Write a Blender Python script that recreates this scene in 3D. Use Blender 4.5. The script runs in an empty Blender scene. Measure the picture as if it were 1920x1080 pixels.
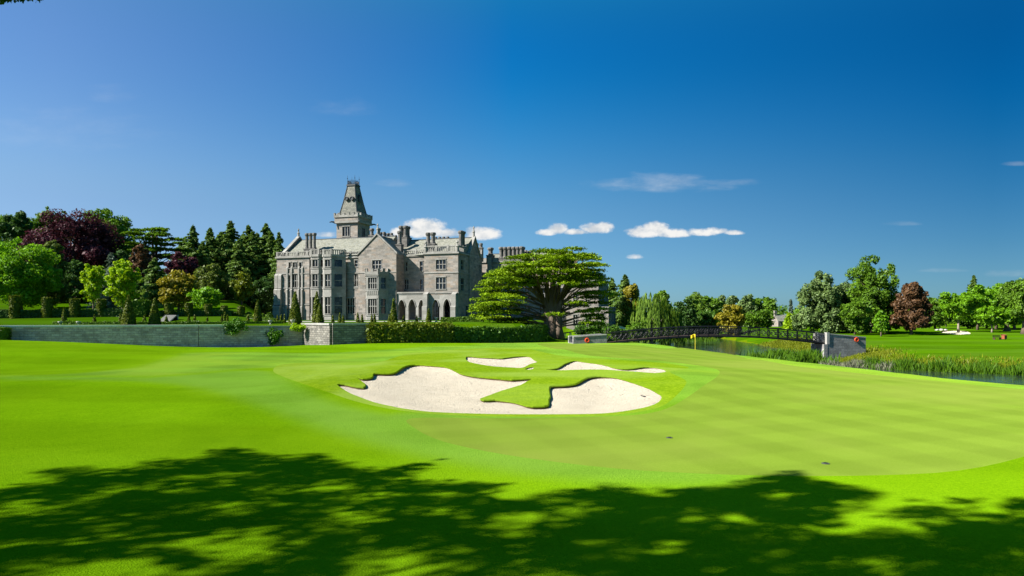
import bpy, bmesh, math, random
import numpy as np
from mathutils import Vector, Matrix
from mathutils.geometry import delaunay_2d_cdt

# ------------------------------------------------------------------ camera, sky, sun, exposure
SC = bpy.context.scene
COL = SC.collection
F, CX, HY, CZ = 1280.0, 960.0, 595.0, 4.2          # focal length in photo pixels, optical axis, horizon row, eye height
cam = bpy.data.cameras.new('camera'); camo = bpy.data.objects.new('camera', cam); COL.objects.link(camo)
camo.location = (0, 0, CZ); camo.rotation_euler = (math.radians(90), 0, 0)
cam.sensor_width = 36; cam.lens = 36 * F / 1920; cam.shift_y = (HY - 540) / 1920
cam.clip_start = 0.1; cam.clip_end = 20000
SC.camera = camo
SC.render.resolution_x = 1024; SC.render.resolution_y = 576
SUN_EL = math.radians(38); SUN_AZ = Vector((-0.966, -0.26, 0)).normalized()
SUN = Vector((SUN_AZ.x * math.cos(SUN_EL), SUN_AZ.y * math.cos(SUN_EL), math.sin(SUN_EL)))
sl = bpy.data.lights.new('sun', 'SUN'); so = bpy.data.objects.new('sun', sl); COL.objects.link(so)
sl.energy = 5.0; sl.angle = math.radians(0.5); sl.color = (1.0, 0.95, 0.85)
so.rotation_euler = (-SUN).to_track_quat('-Z', 'Y').to_euler(); so.location = (-60, -20, 60)
SC.view_settings.view_transform = 'Standard'; SC.view_settings.look = 'None'
SC.view_settings.exposure = 1.5; SC.view_settings.gamma = 1.0
SC.cycles.max_bounces = 6; SC.cycles.transparent_max_bounces = 6; SC.cycles.diffuse_bounces = 3
SC.cycles.use_denoising = True

def build_world():
    w = bpy.data.worlds.new('World'); SC.world = w; w.use_nodes = True
    nt = w.node_tree; N = nt.nodes; L = nt.links; N.clear()
    def nd(t, **k):
        n = N.new(t)
        for a, b in k.items(): setattr(n, a, b)
        return n
    def math_(op, a, b=None, c=None):
        n = nd('ShaderNodeMath', operation=op)
        for i, v in enumerate((a, b, c)):
            if v is None: continue
            if isinstance(v, (int, float)): n.inputs[i].default_value = v
            else: L.new(v, n.inputs[i])
        return n.outputs[0]
    sky = nd('ShaderNodeTexSky', sky_type='NISHITA', sun_disc=False)
    sky.sun_elevation = SUN_EL; sky.sun_rotation = math.atan2(SUN_AZ.x, SUN_AZ.y) % (2 * math.pi)
    sky.altitude = 30; sky.air_density = 1.0; sky.dust_density = 0.3; sky.ozone_density = 3.0
    tc = nd('ShaderNodeTexCoord'); sp = nd('ShaderNodeSeparateXYZ'); L.new(tc.outputs['Generated'], sp.inputs[0])
    X, Y, Z = sp.outputs
    # deep polarised blue away from the sun, paler towards it: tint over elevation, for three azimuths
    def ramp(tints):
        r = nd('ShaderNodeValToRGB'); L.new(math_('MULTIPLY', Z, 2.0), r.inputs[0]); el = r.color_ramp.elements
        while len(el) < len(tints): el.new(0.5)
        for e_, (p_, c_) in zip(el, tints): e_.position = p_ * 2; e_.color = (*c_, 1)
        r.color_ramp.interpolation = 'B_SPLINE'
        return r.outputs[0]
    rl = ramp([(0.023, (0.45, 0.60, 0.98)), (0.146, (0.67, 0.75, 0.83)), (0.205, (0.68, 0.84, 0.96)), (0.289, (0.55, 0.775, 0.985)), (0.41, (0.58, 0.79, 1.02)), (0.50, (0.30, 1.2, 1.4))])  # last stop of each ramp: unseen upper sky, brightened to fill the shadows
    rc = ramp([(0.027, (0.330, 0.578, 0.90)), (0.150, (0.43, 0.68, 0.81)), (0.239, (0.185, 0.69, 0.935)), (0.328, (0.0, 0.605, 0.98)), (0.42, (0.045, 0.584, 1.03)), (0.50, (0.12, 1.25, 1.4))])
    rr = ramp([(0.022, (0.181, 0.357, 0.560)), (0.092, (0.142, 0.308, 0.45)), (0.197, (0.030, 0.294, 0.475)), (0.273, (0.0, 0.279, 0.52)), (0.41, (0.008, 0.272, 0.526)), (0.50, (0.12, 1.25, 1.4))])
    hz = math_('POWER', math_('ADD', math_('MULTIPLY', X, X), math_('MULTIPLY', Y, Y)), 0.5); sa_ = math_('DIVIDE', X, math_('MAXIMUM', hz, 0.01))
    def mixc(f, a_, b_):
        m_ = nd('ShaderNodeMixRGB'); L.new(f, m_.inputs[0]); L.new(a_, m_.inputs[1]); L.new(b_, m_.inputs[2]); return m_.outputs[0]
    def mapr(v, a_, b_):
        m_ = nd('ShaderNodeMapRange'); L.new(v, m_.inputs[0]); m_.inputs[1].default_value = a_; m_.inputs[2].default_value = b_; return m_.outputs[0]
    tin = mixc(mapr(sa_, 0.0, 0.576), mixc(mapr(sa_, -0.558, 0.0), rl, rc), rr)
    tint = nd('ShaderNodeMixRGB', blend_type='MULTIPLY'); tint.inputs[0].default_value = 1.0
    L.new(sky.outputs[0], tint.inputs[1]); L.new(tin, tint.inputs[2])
    ys = math_('MAXIMUM', Y, 0.05)
    a = math_('DIVIDE', X, ys); b = math_('DIVIDE', Z, ys)
    cb = nd('ShaderNodeCombineXYZ'); L.new(a, cb.inputs[0]); L.new(b, cb.inputs[1])
    def noise(scale, detail, ysc, seed, rough=0.6):
        m = nd('ShaderNodeMapping'); m.inputs['Scale'].default_value = (1, ysc, 1); m.inputs['Location'].default_value = (seed, seed * 1.7, 0)
        L.new(cb.outputs[0], m.inputs[0])
        n = nd('ShaderNodeTexNoise'); n.inputs['Scale'].default_value = scale; n.inputs['Detail'].default_value = detail
        n.inputs['Roughness'].default_value = rough
        L.new(m.outputs[0], n.inputs['Vector']); return n.outputs['Fac']
    n1 = noise(34, 6, 1.5, 3.1); n2 = noise(16, 5, 3.5, 8.3); n3 = noise(95, 4, 1.4, 5.7)
    # puffy clouds: direction-space ellipses broken up by noise (centre column, row, half-widths, density)
    def cloud(px, py, rx, ry, soft, amp, nz):
        da = math_('DIVIDE', math_('SUBTRACT', a, (px - CX) / F), rx / F)
        db = math_('DIVIDE', math_('SUBTRACT', b, (HY - py) / F), ry / F)
        lo = math_('MULTIPLY', db, -1.6)
        db = math_('MAXIMUM', db, lo)                            # flatter undersides
        d = math_('ADD', math_('MULTIPLY', da, da), math_('MULTIPLY', db, db))
        v = math_('SUBTRACT', 1.0, d)
        v = math_('ADD', v, math_('MULTIPLY', math_('SUBTRACT', nz, 0.5), amp))
        mr = nd('ShaderNodeMapRange', interpolation_type='SMOOTHSTEP'); L.new(v, mr.inputs['Value'])
        mr.inputs['From Min'].default_value = 0.0; mr.inputs['From Max'].default_value = soft
        return mr.outputs[0]
    n4 = noise(230, 3, 1.2, 2.2, 0.65)
    nn = math_('ADD', math_('ADD', math_('MULTIPLY', n1, 0.60), math_('MULTIPLY', n3, 0.29)), math_('MULTIPLY', n4, 0.11))
    puff = [(795, 432, 50, 25, .75, 2.6, nn), (800, 425, 30, 18, .8, 2.4, nn), (758, 437, 34, 12, .9, 3.0, nn), (838, 439, 34, 13, .9, 3.0, nn), (905, 441, 40, 18, .9, 2.8, nn), (890, 436, 22, 14, .9, 2.6, nn),
            (1026, 437, 24, 9, .9, 2.4, nn), (1046, 431, 22, 16, .8, 2.4, nn), (1080, 436, 34, 8, 1.0, 2.6, nn), (1118, 430, 34, 15, .8, 2.4, nn), (1132, 426, 20, 12, .8, 2.4, nn),
            (1205, 437, 36, 16, .85, 2.4, nn), (1228, 432, 32, 20, .75, 2.4, nn), (1262, 439, 44, 12, 1.0, 2.8, nn), (1315, 437, 36, 10, 1.1, 3.0, nn), (1340, 434, 30, 9, 1.1, 3.0, nn), (1376, 437, 24, 7, 1.2, 3.0, nn), (1190, 482, 19, 7, 1.6, 2.4, nn),
            (612, 441, 30, 8, 1.6, 2.6, nn)]
    tot = None
    for p in puff:
        c = cloud(*p); tot = c if tot is None else math_('MAXIMUM', tot, c)
    wis = None
    for p, g in (((1240, 347, 150, 25, 2.0, 2.6, n2), .36), ((1320, 343, 120, 11, 2.0, 2.6, n2), .22), ((735, 345, 40, 12, 2.0, 2.6, n2), .18), ((210, 178, 60, 26, 2.4, 3.0, n2), .10), ((640, 205, 70, 28, 2.4, 3, n2), .10),
                 ((1690, 420, 40, 6, 2, 3, n2), .12), ((1890, 515, 60, 10, 2, 3, n2), .16), ((1770, 508, 50, 6, 2, 3, n2), .14), ((1905, 308, 30, 6, 2, 3, n2), .16), ((100, 250, 260, 60, 2.5, 2.5, n2), .10)):
        c = math_('MULTIPLY', cloud(*p), g); wis = c if wis is None else math_('MAXIMUM', wis, c)
    tot = math_('MULTIPLY', math_('MAXIMUM', tot, wis), math_('GREATER_THAN', Y, 0.05))
    shade = nd('ShaderNodeMixRGB'); shf = nd('ShaderNodeMapRange'); L.new(n1, shf.inputs[0]); shf.inputs[1].default_value = .38; shf.inputs[2].default_value = .58; L.new(shf.outputs[0], shade.inputs[0])
    shade.inputs[1].default_value = (4.4, 4.7, 5.0, 1); shade.inputs[2].default_value = (6.5, 6.45, 6.3, 1)
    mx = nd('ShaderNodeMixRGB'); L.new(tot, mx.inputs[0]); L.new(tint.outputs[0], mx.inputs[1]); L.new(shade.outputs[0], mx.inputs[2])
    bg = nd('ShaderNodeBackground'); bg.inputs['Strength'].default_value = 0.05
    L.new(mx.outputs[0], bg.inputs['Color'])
    out = nd('ShaderNodeOutputWorld'); L.new(bg.outputs[0], out.inputs[0])
build_world()

# ------------------------------------------------------------------ helpers
def ray(px, py, Y):
    return Vector(((px - CX) / F * Y, Y, CZ - (py - HY) / F * Y))
def ss(a, b, t):
    t = np.clip((np.asarray(t, float) - a) / (b - a), 0, 1); return t * t * (3 - 2 * t)
def tag(o, label=None, cat=None, group=None, kind=None):
    if label: o['label'] = label
    if cat: o['category'] = cat
    if group: o['group'] = group
    if kind: o['kind'] = kind
    return o
def thing(name, label, cat, loc=(0, 0, 0), rz=0.0, group=None):
    o = bpy.data.objects.new(name, None); COL.objects.link(o)
    o.location = loc; o.rotation_euler = (0, 0, rz); o.empty_display_size = 0.5
    return tag(o, label, cat, group)

class MB:
    """collects polygons, builds ONE mesh object with metric UVs"""
    def __init__(s): s.v = []; s.f = []; s.m = []
    def poly(s, pts, mi=0):
        n = len(s.v); s.v += [tuple(p) for p in pts]; s.f.append(list(range(n, n + len(pts)))); s.m.append(mi)
    def box(s, x0, x1, y0, y1, z0, z1, mi=0, skip=''):
        a = [(x0, y0, z0), (x1, y0, z0), (x1, y1, z0), (x0, y1, z0), (x0, y0, z1), (x1, y0, z1), (x1, y1, z1), (x0, y1, z1)]
        for k, q in (('b', (0, 3, 2, 1)), ('t', (4, 5, 6, 7)), ('f', (0, 1, 5, 4)), ('r', (1, 2, 6, 5)), ('k', (2, 3, 7, 6)), ('l', (3, 0, 4, 7))):
            if k not in skip: s.poly([a[i] for i in q], mi)
    def obox(s, p0, p1, half, z0a, z1a, z0b=None, z1b=None, mi=0):
        """box along a plan segment p0-p1 with half thickness; heights at both ends"""
        z0b = z0a if z0b is None else z0b; z1b = z1a if z1b is None else z1b
        d = Vector((p1[0] - p0[0], p1[1] - p0[1])).normalized(); n = Vector((-d.y, d.x)) * half
        q = [(p0[0] - n.x, p0[1] - n.y), (p1[0] - n.x, p1[1] - n.y), (p1[0] + n.x, p1[1] + n.y), (p0[0] + n.x, p0[1] + n.y)]
        lo = [z0a, z0b, z0b, z0a]; hi = [z1a, z1b, z1b, z1a]
        B = [(q[i][0], q[i][1], lo[i]) for i in range(4)]; T = [(q[i][0], q[i][1], hi[i]) for i in range(4)]
        s.poly(B[::-1], mi); s.poly(T, mi)
        for i in range(4): j = (i + 1) % 4; s.poly([B[i], B[j], T[j], T[i]], mi)
    def prism(s, plan, z0, z1, mi=0, cap=True):
        n = len(plan)
        for i in range(n):
            a, b = plan[i], plan[(i + 1) % n]
            s.poly([(a[0], a[1], z0), (b[0], b[1], z0), (b[0], b[1], z1), (a[0], a[1], z1)], mi)
        if cap: s.poly([(p[0], p[1], z1) for p in plan], mi); s.poly([(p[0], p[1], z0) for p in plan[::-1]], mi)
    def tube(s, pts, rad, seg=8, mi=0, cap=True):
        pts = [Vector(p) for p in pts]; rings = []
        up = None
        for i, p in enumerate(pts):
            t = (pts[min(i + 1, len(pts) - 1)] - pts[max(i - 1, 0)]).normalized()
            if up is None: up = Vector((1, 0, 0)) if abs(t.x) < 0.9 else Vector((0, 1, 0))
            a = t.cross(up).normalized(); up = a.cross(t).normalized()
            r = rad[i] if hasattr(rad, '__len__') else rad
            rings.append([p + (a * math.cos(k * 2 * math.pi / seg) + up * math.sin(k * 2 * math.pi / seg)) * r for k in range(seg)])
        base = len(s.v)
        for R in rings: s.v += [tuple(q) for q in R]
        for i in range(len(rings) - 1):
            for k in range(seg):
                k2 = (k + 1) % seg
                s.f.append([base + i * seg + k2, base + i * seg + k, base + (i + 1) * seg + k, base + (i + 1) * seg + k2]); s.m.append(mi)
        if cap:
            s.f.append([base + k for k in range(seg)]); s.m.append(mi)
            e = base + (len(rings) - 1) * seg; s.f.append([e + k for k in range(seg)][::-1]); s.m.append(mi)
    def lathe(s, prof, c=(0, 0, 0), seg=12, mi=0, rot=0.0):
        base = len(s.v)
        for r, z in prof:
            for k in range(seg):
                t = rot + k * 2 * math.pi / seg
                s.v.append((c[0] + r * math.cos(t), c[1] + r * math.sin(t), c[2] + z))
        for i in range(len(prof) - 1):
            for k in range(seg):
                k2 = (k + 1) % seg
                s.f.append([base + i * seg + k, base + i * seg + k2, base + (i + 1) * seg + k2, base + (i + 1) * seg + k]); s.m.append(mi)
        s.f.append([base + k for k in range(seg)][::-1]); s.m.append(mi)
        e = base + (len(prof) - 1) * seg; s.f.append([e + k for k in range(seg)]); s.m.append(mi)
    def build(s, name, mats, parent=None, smooth=False):
        me = bpy.data.meshes.new(name); me.from_pydata(s.v, [], s.f); me.update()
        for m in (mats if isinstance(mats, (list, tuple)) else [mats]): me.materials.append(m)
        me.polygons.foreach_set('material_index', s.m)
        uv = me.uv_layers.new(name='UVMap').data
        for p in me.polygons:
            n = p.normal
            h = Vector((-n.y, n.x, 0))
            if h.length < 0.25: a, b = Vector((1, 0, 0)), Vector((0, 1, 0))
            else: a = h.normalized(); b = n.cross(a).normalized()
            for li in p.loop_indices:
                co = me.vertices[me.loops[li].vertex_index].co; uv[li].uv = (co.dot(a), co.dot(b))
        if smooth: me.polygons.foreach_set('use_smooth', [True] * len(me.polygons))
        o = bpy.data.objects.new(name, me); COL.objects.link(o)
        if parent: o.parent = parent
        return o

def quads_obj(name, V, tint, mat, parent=None):
    """V: (n,4,3) array of quads, tint: (n,) random value per leaf; ONE mesh object"""
    n = len(V); me = bpy.data.meshes.new(name)
    me.vertices.add(n * 4); me.vertices.foreach_set('co', np.ascontiguousarray(V, dtype=np.float32).ravel())
    me.loops.add(n * 4); me.loops.foreach_set('vertex_index', np.arange(n * 4, dtype=np.int32))
    me.polygons.add(n); me.polygons.foreach_set('loop_start', np.arange(0, n * 4, 4, dtype=np.int32))
    me.update(calc_edges=True)
    at = me.attributes.new('v', 'FLOAT', 'FACE'); at.data.foreach_set('value', np.asarray(tint, np.float32))
    me.materials.append(mat)
    o = bpy.data.objects.new(name, me); COL.objects.link(o)
    if parent: o.parent = parent
    return o

# ------------------------------------------------------------------ materials
def new_mat(name):
    m = bpy.data.materials.new(name); m.use_nodes = True; nt = m.node_tree
    for n in list(nt.nodes): nt.nodes.remove(n)
    out = nt.nodes.new('ShaderNodeOutputMaterial'); return m, nt, out
class NT:
    def __init__(s, nt): s.nt = nt; s.N = nt.nodes; s.L = nt.links
    def n(s, t, ins=None, **k):
        x = s.N.new(t)
        for a, b in k.items(): setattr(x, a, b)
        for i, v in (ins or {}).items():
            if isinstance(v, bpy.types.NodeSocket): s.L.new(v, x.inputs[i])
            else: x.inputs[i].default_value = v
        return x
    def noise(s, vec, scale, detail=3, rough=0.55, dist=0.0):
        return s.n('ShaderNodeTexNoise', {'Vector': vec, 'Scale': scale, 'Detail': detail, 'Roughness': rough, 'Distortion': dist}).outputs['Fac']
    def mix(s, f, a, b, mode='MIX'):
        x = s.N.new('ShaderNodeMixRGB'); x.blend_type = mode
        for i, v in enumerate((f, a, b)):
            if isinstance(v, bpy.types.NodeSocket): s.L.new(v, x.inputs[i])
            else: x.inputs[i].default_value = v if i == 0 else (*v, 1)
        return x.outputs[0]
    def rng(s, v, a, b, c=0.0, d=1.0, smooth=True):
        x = s.n('ShaderNodeMapRange', {'Value': v, 'From Min': a, 'From Max': b, 'To Min': c, 'To Max': d})
        if smooth: x.interpolation_type = 'SMOOTHSTEP'
        return x.outputs[0]
    def math(s, op, a, b=None):
        x = s.n('ShaderNodeMath', operation=op)
        for i, v in enumerate((a, b)):
            if v is None: continue
            if isinstance(v, bpy.types.NodeSocket): s.L.new(v, x.inputs[i])
            else: x.inputs[i].default_value = v
        return x.outputs[0]

def foliage(name, dark, light, trans=0.35, tcol=None):
    m, nt, out = new_mat(name); q = NT(nt)
    at = q.n('ShaderNodeAttribute', attribute_name='v')
    oc = q.n('ShaderNodeTexCoord').outputs['Object']
    f = q.math('ADD', q.math('MULTIPLY', at.outputs['Fac'], 0.75), q.math('MULTIPLY', q.noise(oc, 0.5, 3), 0.4))
    col = q.mix(f, dark, light)
    d = q.n('ShaderNodeBsdfDiffuse', {'Color': col})
    tc = tcol or tuple(min(1, c * k) for c, k in zip(light, (1.25, 1.15, .6)))
    t = q.n('ShaderNodeBsdfTranslucent', {'Color': q.mix(0.5, col, q.mix(f, dark, tc))})
    g = q.n('ShaderNodeBsdfGlossy', {'Color': (1, 1, 1, 1), 'Roughness': 0.5})
    a = q.n('ShaderNodeMixShader', {0: trans, 1: d.outputs[0], 2: t.outputs[0]})
    b = q.n('ShaderNodeMixShader', {0: 0.012, 1: a.outputs[0], 2: g.outputs[0]})
    q.L.new(b.outputs[0], out.inputs[0]); return m

def simple(name, col, rough=0.7, metal=0.0, var=0.15, nscale=3.0, spec=0.3, coat=0.0):
    m, nt, out = new_mat(name); q = NT(nt)
    oc = q.n('ShaderNodeTexCoord').outputs['Object']
    c = q.mix(q.noise(oc, nscale, 4), tuple(x * (1 - var) for x in col), tuple(min(1, x * (1 + var)) for x in col))
    p = q.n('ShaderNodeBsdfPrincipled', {'Base Color': c, 'Roughness': rough, 'Metallic': metal, 'Specular IOR Level': spec, 'Coat Weight': coat})
    q.L.new(p.outputs[0], out.inputs[0]); return m

def turf_color(q, oc, c1, c2, blade, stripe, patch, drift):
    fine = q.noise(oc, blade, 2, 0.7); tuft = q.noise(oc, blade * 0.32, 3, 0.65); big = q.noise(oc, 0.13, 5, 0.6, 1.0); mid = q.noise(oc, 0.9, 4, 0.6, .5); huge = q.noise(oc, 0.035, 3, .5, .5)
    f = q.math('ADD', q.math('MULTIPLY', fine, 1.1), q.math('MULTIPLY', tuft, 0.85))
    f = q.math('ADD', f, q.math('MULTIPLY', big, patch * 0.9)); f = q.math('ADD', f, q.math('MULTIPLY', mid, patch * 0.55)); f = q.math('ADD', f, q.math('MULTIPLY', huge, patch * 0.8))
    c0 = .5 * (1.95 + patch * 2.25); f = q.rng(f, c0 - .55, c0 + .55, 0, 1, False)
    col = q.mix(f, c1, c2)
    for (dx, dy, wid, st) in (stripe or []):
        mp = q.n('ShaderNodeMapping', {'Vector': oc, 'Rotation': (0, 0, math.atan2(dy, dx))})
        wv = q.n('ShaderNodeTexWave', {'Vector': mp.outputs[0], 'Scale': 0.5 * 2 * math.pi / (20 * wid), 'Distortion': 1.2, 'Detail': 2.0, 'Detail Scale': 0.5}, wave_type='BANDS', bands_direction='Y')
        w = q.rng(wv.outputs['Fac'], 0.25, 0.75, 1 - st, 1 + st)
        col = q.mix(1.0, col, q.n('ShaderNodeCombineColor', {0: w, 1: w, 2: w}).outputs[0], 'MULTIPLY')
    if drift: col = q.mix(q.rng(q.noise(oc, .06, 4, .6, .8), .42, .66, 0, .75), col, drift)          # drier or lusher areas
    return col, q.math('ADD', fine, q.math('MULTIPLY', tuft, 0.45))
def grass(name, c1, c2, blade=28.0, bump=0.35, stripe=None, patch=0.5, drift=None, blends=()):
    """mown turf broken up at blade, tuft, patch and field scale; mowing bands (direction, width m, strength);
    blends = other mowing heights laid in by a vertex attribute so that their edges fade into each other"""
    m, nt, out = new_mat(name); q = NT(nt)
    oc = q.n('ShaderNodeTexCoord').outputs['Object']
    col, h = turf_color(q, oc, c1, c2, blade, stripe, patch, drift)
    for at, args in blends: col = q.mix(q.n('ShaderNodeAttribute', attribute_name=at).outputs['Fac'], col, turf_color(q, oc, *args)[0])
    bp = q.n('ShaderNodeBump', {'Height': h, 'Strength': bump, 'Distance': 0.035})
    d = q.n('ShaderNodeBsdfDiffuse', {'Color': col, 'Roughness': 0.6, 'Normal': bp.outputs[0]})
    q.L.new(d.outputs[0], out.inputs[0]); return m

def stone(name, cols, bw, bh, mortar=0.02, rough=0.85, stain=0.5, mcol=(0.2, 0.2, 0.19), bump=0.3, nsc=0.6):
    m, nt, out = new_mat(name); q = NT(nt)
    uv = q.n('ShaderNodeTexCoord').outputs['UV']; oc = q.n('ShaderNodeTexCoord').outputs['Object']
    wob = q.n('ShaderNodeVectorMath', {0: uv, 1: (0, 0, 0)}, operation='ADD').outputs[0]
    br = q.n('ShaderNodeTexBrick', {'Vector': wob, 'Color1': (0, 0, 0, 1), 'Color2': (1, 1, 1, 1), 'Mortar': (0.5, 0.5, 0.5, 1), 'Scale': 1.0, 'Mortar Size': mortar, 'Mortar Smooth': 0.3, 'Brick Width': bw, 'Row Height': bh})
    cr = q.n('ShaderNodeValToRGB', {'Fac': br.outputs['Color']}); el = cr.color_ramp.elements
    while len(el) < len(cols): el.new(0.5)
    for i, c in enumerate(cols): el[i].position = i / (len(cols) - 1); el[i].color = (*c, 1)
    n1 = q.noise(oc, nsc, 5, 0.62, 0.4); n2 = q.noise(oc, 6, 3)
    c = q.mix(q.rng(n1, 0.45, 0.75, 0, stain), cr.outputs[0], tuple(x * 0.62 for x in cols[0]))
    c = q.mix(q.rng(q.noise(oc, nsc * 1.9, 4), 0.55, 0.8, 0, stain * 0.7), c, tuple(min(1, x * 1.35) for x in cols[-1]))
    c = q.mix(0.45, c, q.n('ShaderNodeCombineColor', {0: n2, 1: n2, 2: n2}).outputs[0], 'OVERLAY')
    c = q.mix(q.math('MULTIPLY', br.outputs['Fac'], 0.7), c, mcol)
    bp = q.n('ShaderNodeBump', {'Height': q.math('SUBTRACT', q.math('ADD', n2, n1), br.outputs['Fac']), 'Strength': bump, 'Distance': 0.04})
    p = q.n('ShaderNodeBsdfPrincipled', {'Base Color': c, 'Roughness': rough, 'Specular IOR Level': 0.2, 'Normal': bp.outputs[0]})
    q.L.new(p.outputs[0], out.inputs[0]); return m

def ordinal(i): return ['first', 'second', 'third', 'fourth', 'fifth', 'sixth', 'seventh', 'eighth', 'ninth', 'tenth', 'eleventh', 'twelfth', 'thirteenth', 'fourteenth', 'fifteenth', 'sixteenth', 'seventeenth', 'eighteenth', 'nineteenth', 'twentieth'][i]

# ------------------------------------------------------------------ terrain
WALL = [(-110, 68), (-62.4, 85.0), (-42.2, 91.7), (-38.7, 93.6), (-29.7, 97.5), (-24.3, 92.0), (-19.8, 94.0), (-8.8, 98.0), (4.6, 102.6), (30, 111)]
WX = np.array([p[0] for p in WALL], float); WY = np.array([p[1] for p in WALL], float)
NBY = [0, 30, 44, 56, 65, 75, 86, 100, 112, 130, 160, 200, 260, 300]; NBX = [52, 46, 38.5, 35, 32.2, 29, 26, 23, 21.3, 22.5, 28, 38, 58, 70]
FBY = [0, 30, 60, 72, 78, 81, 84, 88, 92, 96, 100.5, 110, 125, 150, 200, 260, 300]; FBX = [130, 100, 70, 54, 46.5, 42.5, 40.5, 39.5, 40.5, 43, 45.3, 46.5, 48, 51.5, 58, 66, 70]
WATER_Z = -1.8
def G(x, y):
    x = np.asarray(x, float); y = np.asarray(y, float)
    z = 0.55 * ss(30, 62, y)
    z = z * (1 - 0.6 * ss(12, 34, x)) * (1 - 0.9 * ss(18, 40, -x)) - .42 * ss(19, 33, x) * ss(34, 52, y)
    z = z + 1.75 * np.exp(-.5 * (((x + 62) / 15) ** 2 + ((y - 77) / 13) ** 2)) * (1 - ss(-12, 12, y - np.interp(x, WX, WY)))
    z = z + 0.58 * np.exp(-.5 * (((x - 1) / 9.0) ** 2 + ((y - 47) / 5.0) ** 2))
    z = z + 0.22 * np.exp(-.5 * (((x - 9) / 4.0) ** 2 + ((y - 42) / 5.0) ** 2)) + 0.2 * np.exp(-.5 * (((x + 9) / 4.0) ** 2 + ((y - 43) / 5) ** 2))
    z = z + 0.24 * np.exp(-.5 * (((x - 1.2) / 2.2) ** 2 + ((y - 39.5) / 2.6) ** 2)) + 0.16 * np.exp(-.5 * (((x + 11) / 3.0) ** 2 + ((y - 40) / 4.0) ** 2)) + 0.16 * np.exp(-.5 * (((x - 11) / 2.5) ** 2 + ((y - 39) / 4.0) ** 2))
    z = z + 0.35 * np.exp(-.5 * (((x - 2) / 9.0) ** 2 + ((y - 68) / 5.0) ** 2))
    z = z + 0.10 * np.sin(x * .17 + 1.3) * np.sin(y * .11 + .4) * ss(14, 30, y) * (1 - ss(95, 130, y))
    z = z + 0.45 * ss(-14, -30, x) * ss(24, 36, y) * (1 - ss(44, 60, y)) * 0.5
    low = z + 0.9 * ss(105, 160, y)
    plat = 3.1 + np.clip(0.012 * (y - 90), 0, 0.5)
    rise = ss(0.345, 0.41, -x / np.maximum(y, 1))
    plat = plat + rise * (0.9 * ss(103, 116, y) + 4.0 * ss(116, 168, y) + 5.0 * ss(175, 260, y))
    b = np.clip((y - np.interp(x, WX, WY) - 0.15) / 0.2, 0, 1) * (1 - ss(1.0, 7.0, x - (y - 102) * 0.15))
    z = low * (1 - b) + plat * b
    # river and the far bank
    nb = np.interp(y, NBY, NBX); fb = np.interp(y, FBY, FBX)
    far = -0.55 + 1.5 * ss(80, 230, y) + 0.12 * np.sin(x * .06) * np.sin(y * .05)
    mid = (nb + fb) / 2
    z = np.where(x > mid, far, z)
    d = np.where(x > mid, (x - fb) * .7 / 10.0, (nb - x) * .85 / 4.5)
    t = ss(-0.35, 1.0, d)
    return -2.9 * (1 - t) + z * t

def hit(pts):
    """photo points -> points where those sight lines meet the terrain"""
    out = []
    Ys = np.exp(np.linspace(math.log(5), math.log(500), 6000))
    for px, py in pts:
        gx = (px - CX) / F * Ys; gz = CZ - (py - HY) / F * Ys
        below = gz <= G(gx, Ys)
        i = int(np.argmax(below)) if below.any() else len(Ys) - 1
        out.append((float(gx[i]), float(Ys[i])))
    return out
def in_poly(x, y, poly):
    x = np.asarray(x); y = np.asarray(y); r = np.zeros(x.shape, bool); n = len(poly)
    for i in range(n):
        x0, y0 = poly[i]; x1, y1 = poly[(i + 1) % n]
        c = ((y0 > y) != (y1 > y)); xi = (x1 - x0) * (y - y0) / ((y1 - y0) if y1 != y0 else 1e-9) + x0
        r ^= c & (x < xi)
    return r
def smooth_closed(p, k=3):
    """Chaikin-like Catmull-Rom resampling of a closed outline"""
    p = [Vector(q) for q in p]; n = len(p); o = []
    for i in range(n):
        a, b, c, d = p[i - 1], p[i], p[(i + 1) % n], p[(i + 2) % n]
        for j in range(k):
            t = j / k
            o.append(tuple(0.5 * ((2 * b) + (c - a) * t + (2 * a - 5 * b + 4 * c - d) * t * t + (3 * b - a - 3 * c + d) * t ** 3)))
    return o

B_FRONT = [(631,720),(647,719.6),(662,723),(681,725.6),(685,722),(682.5,718),(675,712.5),(667.5,706.5),(681,709),(694,708),(699,705),(701,699.5),(720,699.7),(737,699),(746,694.7),(756,688),(769,684),(787.5,683.4),(806,685),(834,687.7),(849,693.7),(862.5,700),(877.5,703),(900,706),(937,709.2),(960,711),(997,709.5),(987.5,715),(975.6,722),(940,732.5),(919,740.6),(901,747),(907,750),(928,748.5),(950,751.5),(970,755.7),(989.5,760.6),(1009,761),(1027,759),(1028,748.7),(1031,743),(1029,733),(1030,725),(1037,722.7),(1058.7,722),(1078.5,719),(1090,713),(1102,707.2),(1118,704.8),(1138,705.6),(1157.7,709),(1187,718),(1217,729),(1233,737.9),(1241,743.8),(1235,753.7),(1217,761.6),(1191,767.5),(1157.7,772.5),(1128,775.2),(1088,776.4),(1019,776.8),(956,776.6),(919,776),(862.5,774.5),(806,771.9),(778,768.7),(754,765.5),(731,761),(703,754.6),(675,744.5),(656,737),(643,729)]
B_REARL = [(874,668.4),(900,669.8),(928,671),(942,671.4),(960,669),(979.6,667.6),(993,668.8),(999,673.5),(1008,678.5),(995,682),(987.5,686),(977.6,689.6),(960,689),(928,687),(900,683),(878,678)]
B_TINY = [(984,692),(992,689),(1001,688.3),(999,691.8),(990,693)]
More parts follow.
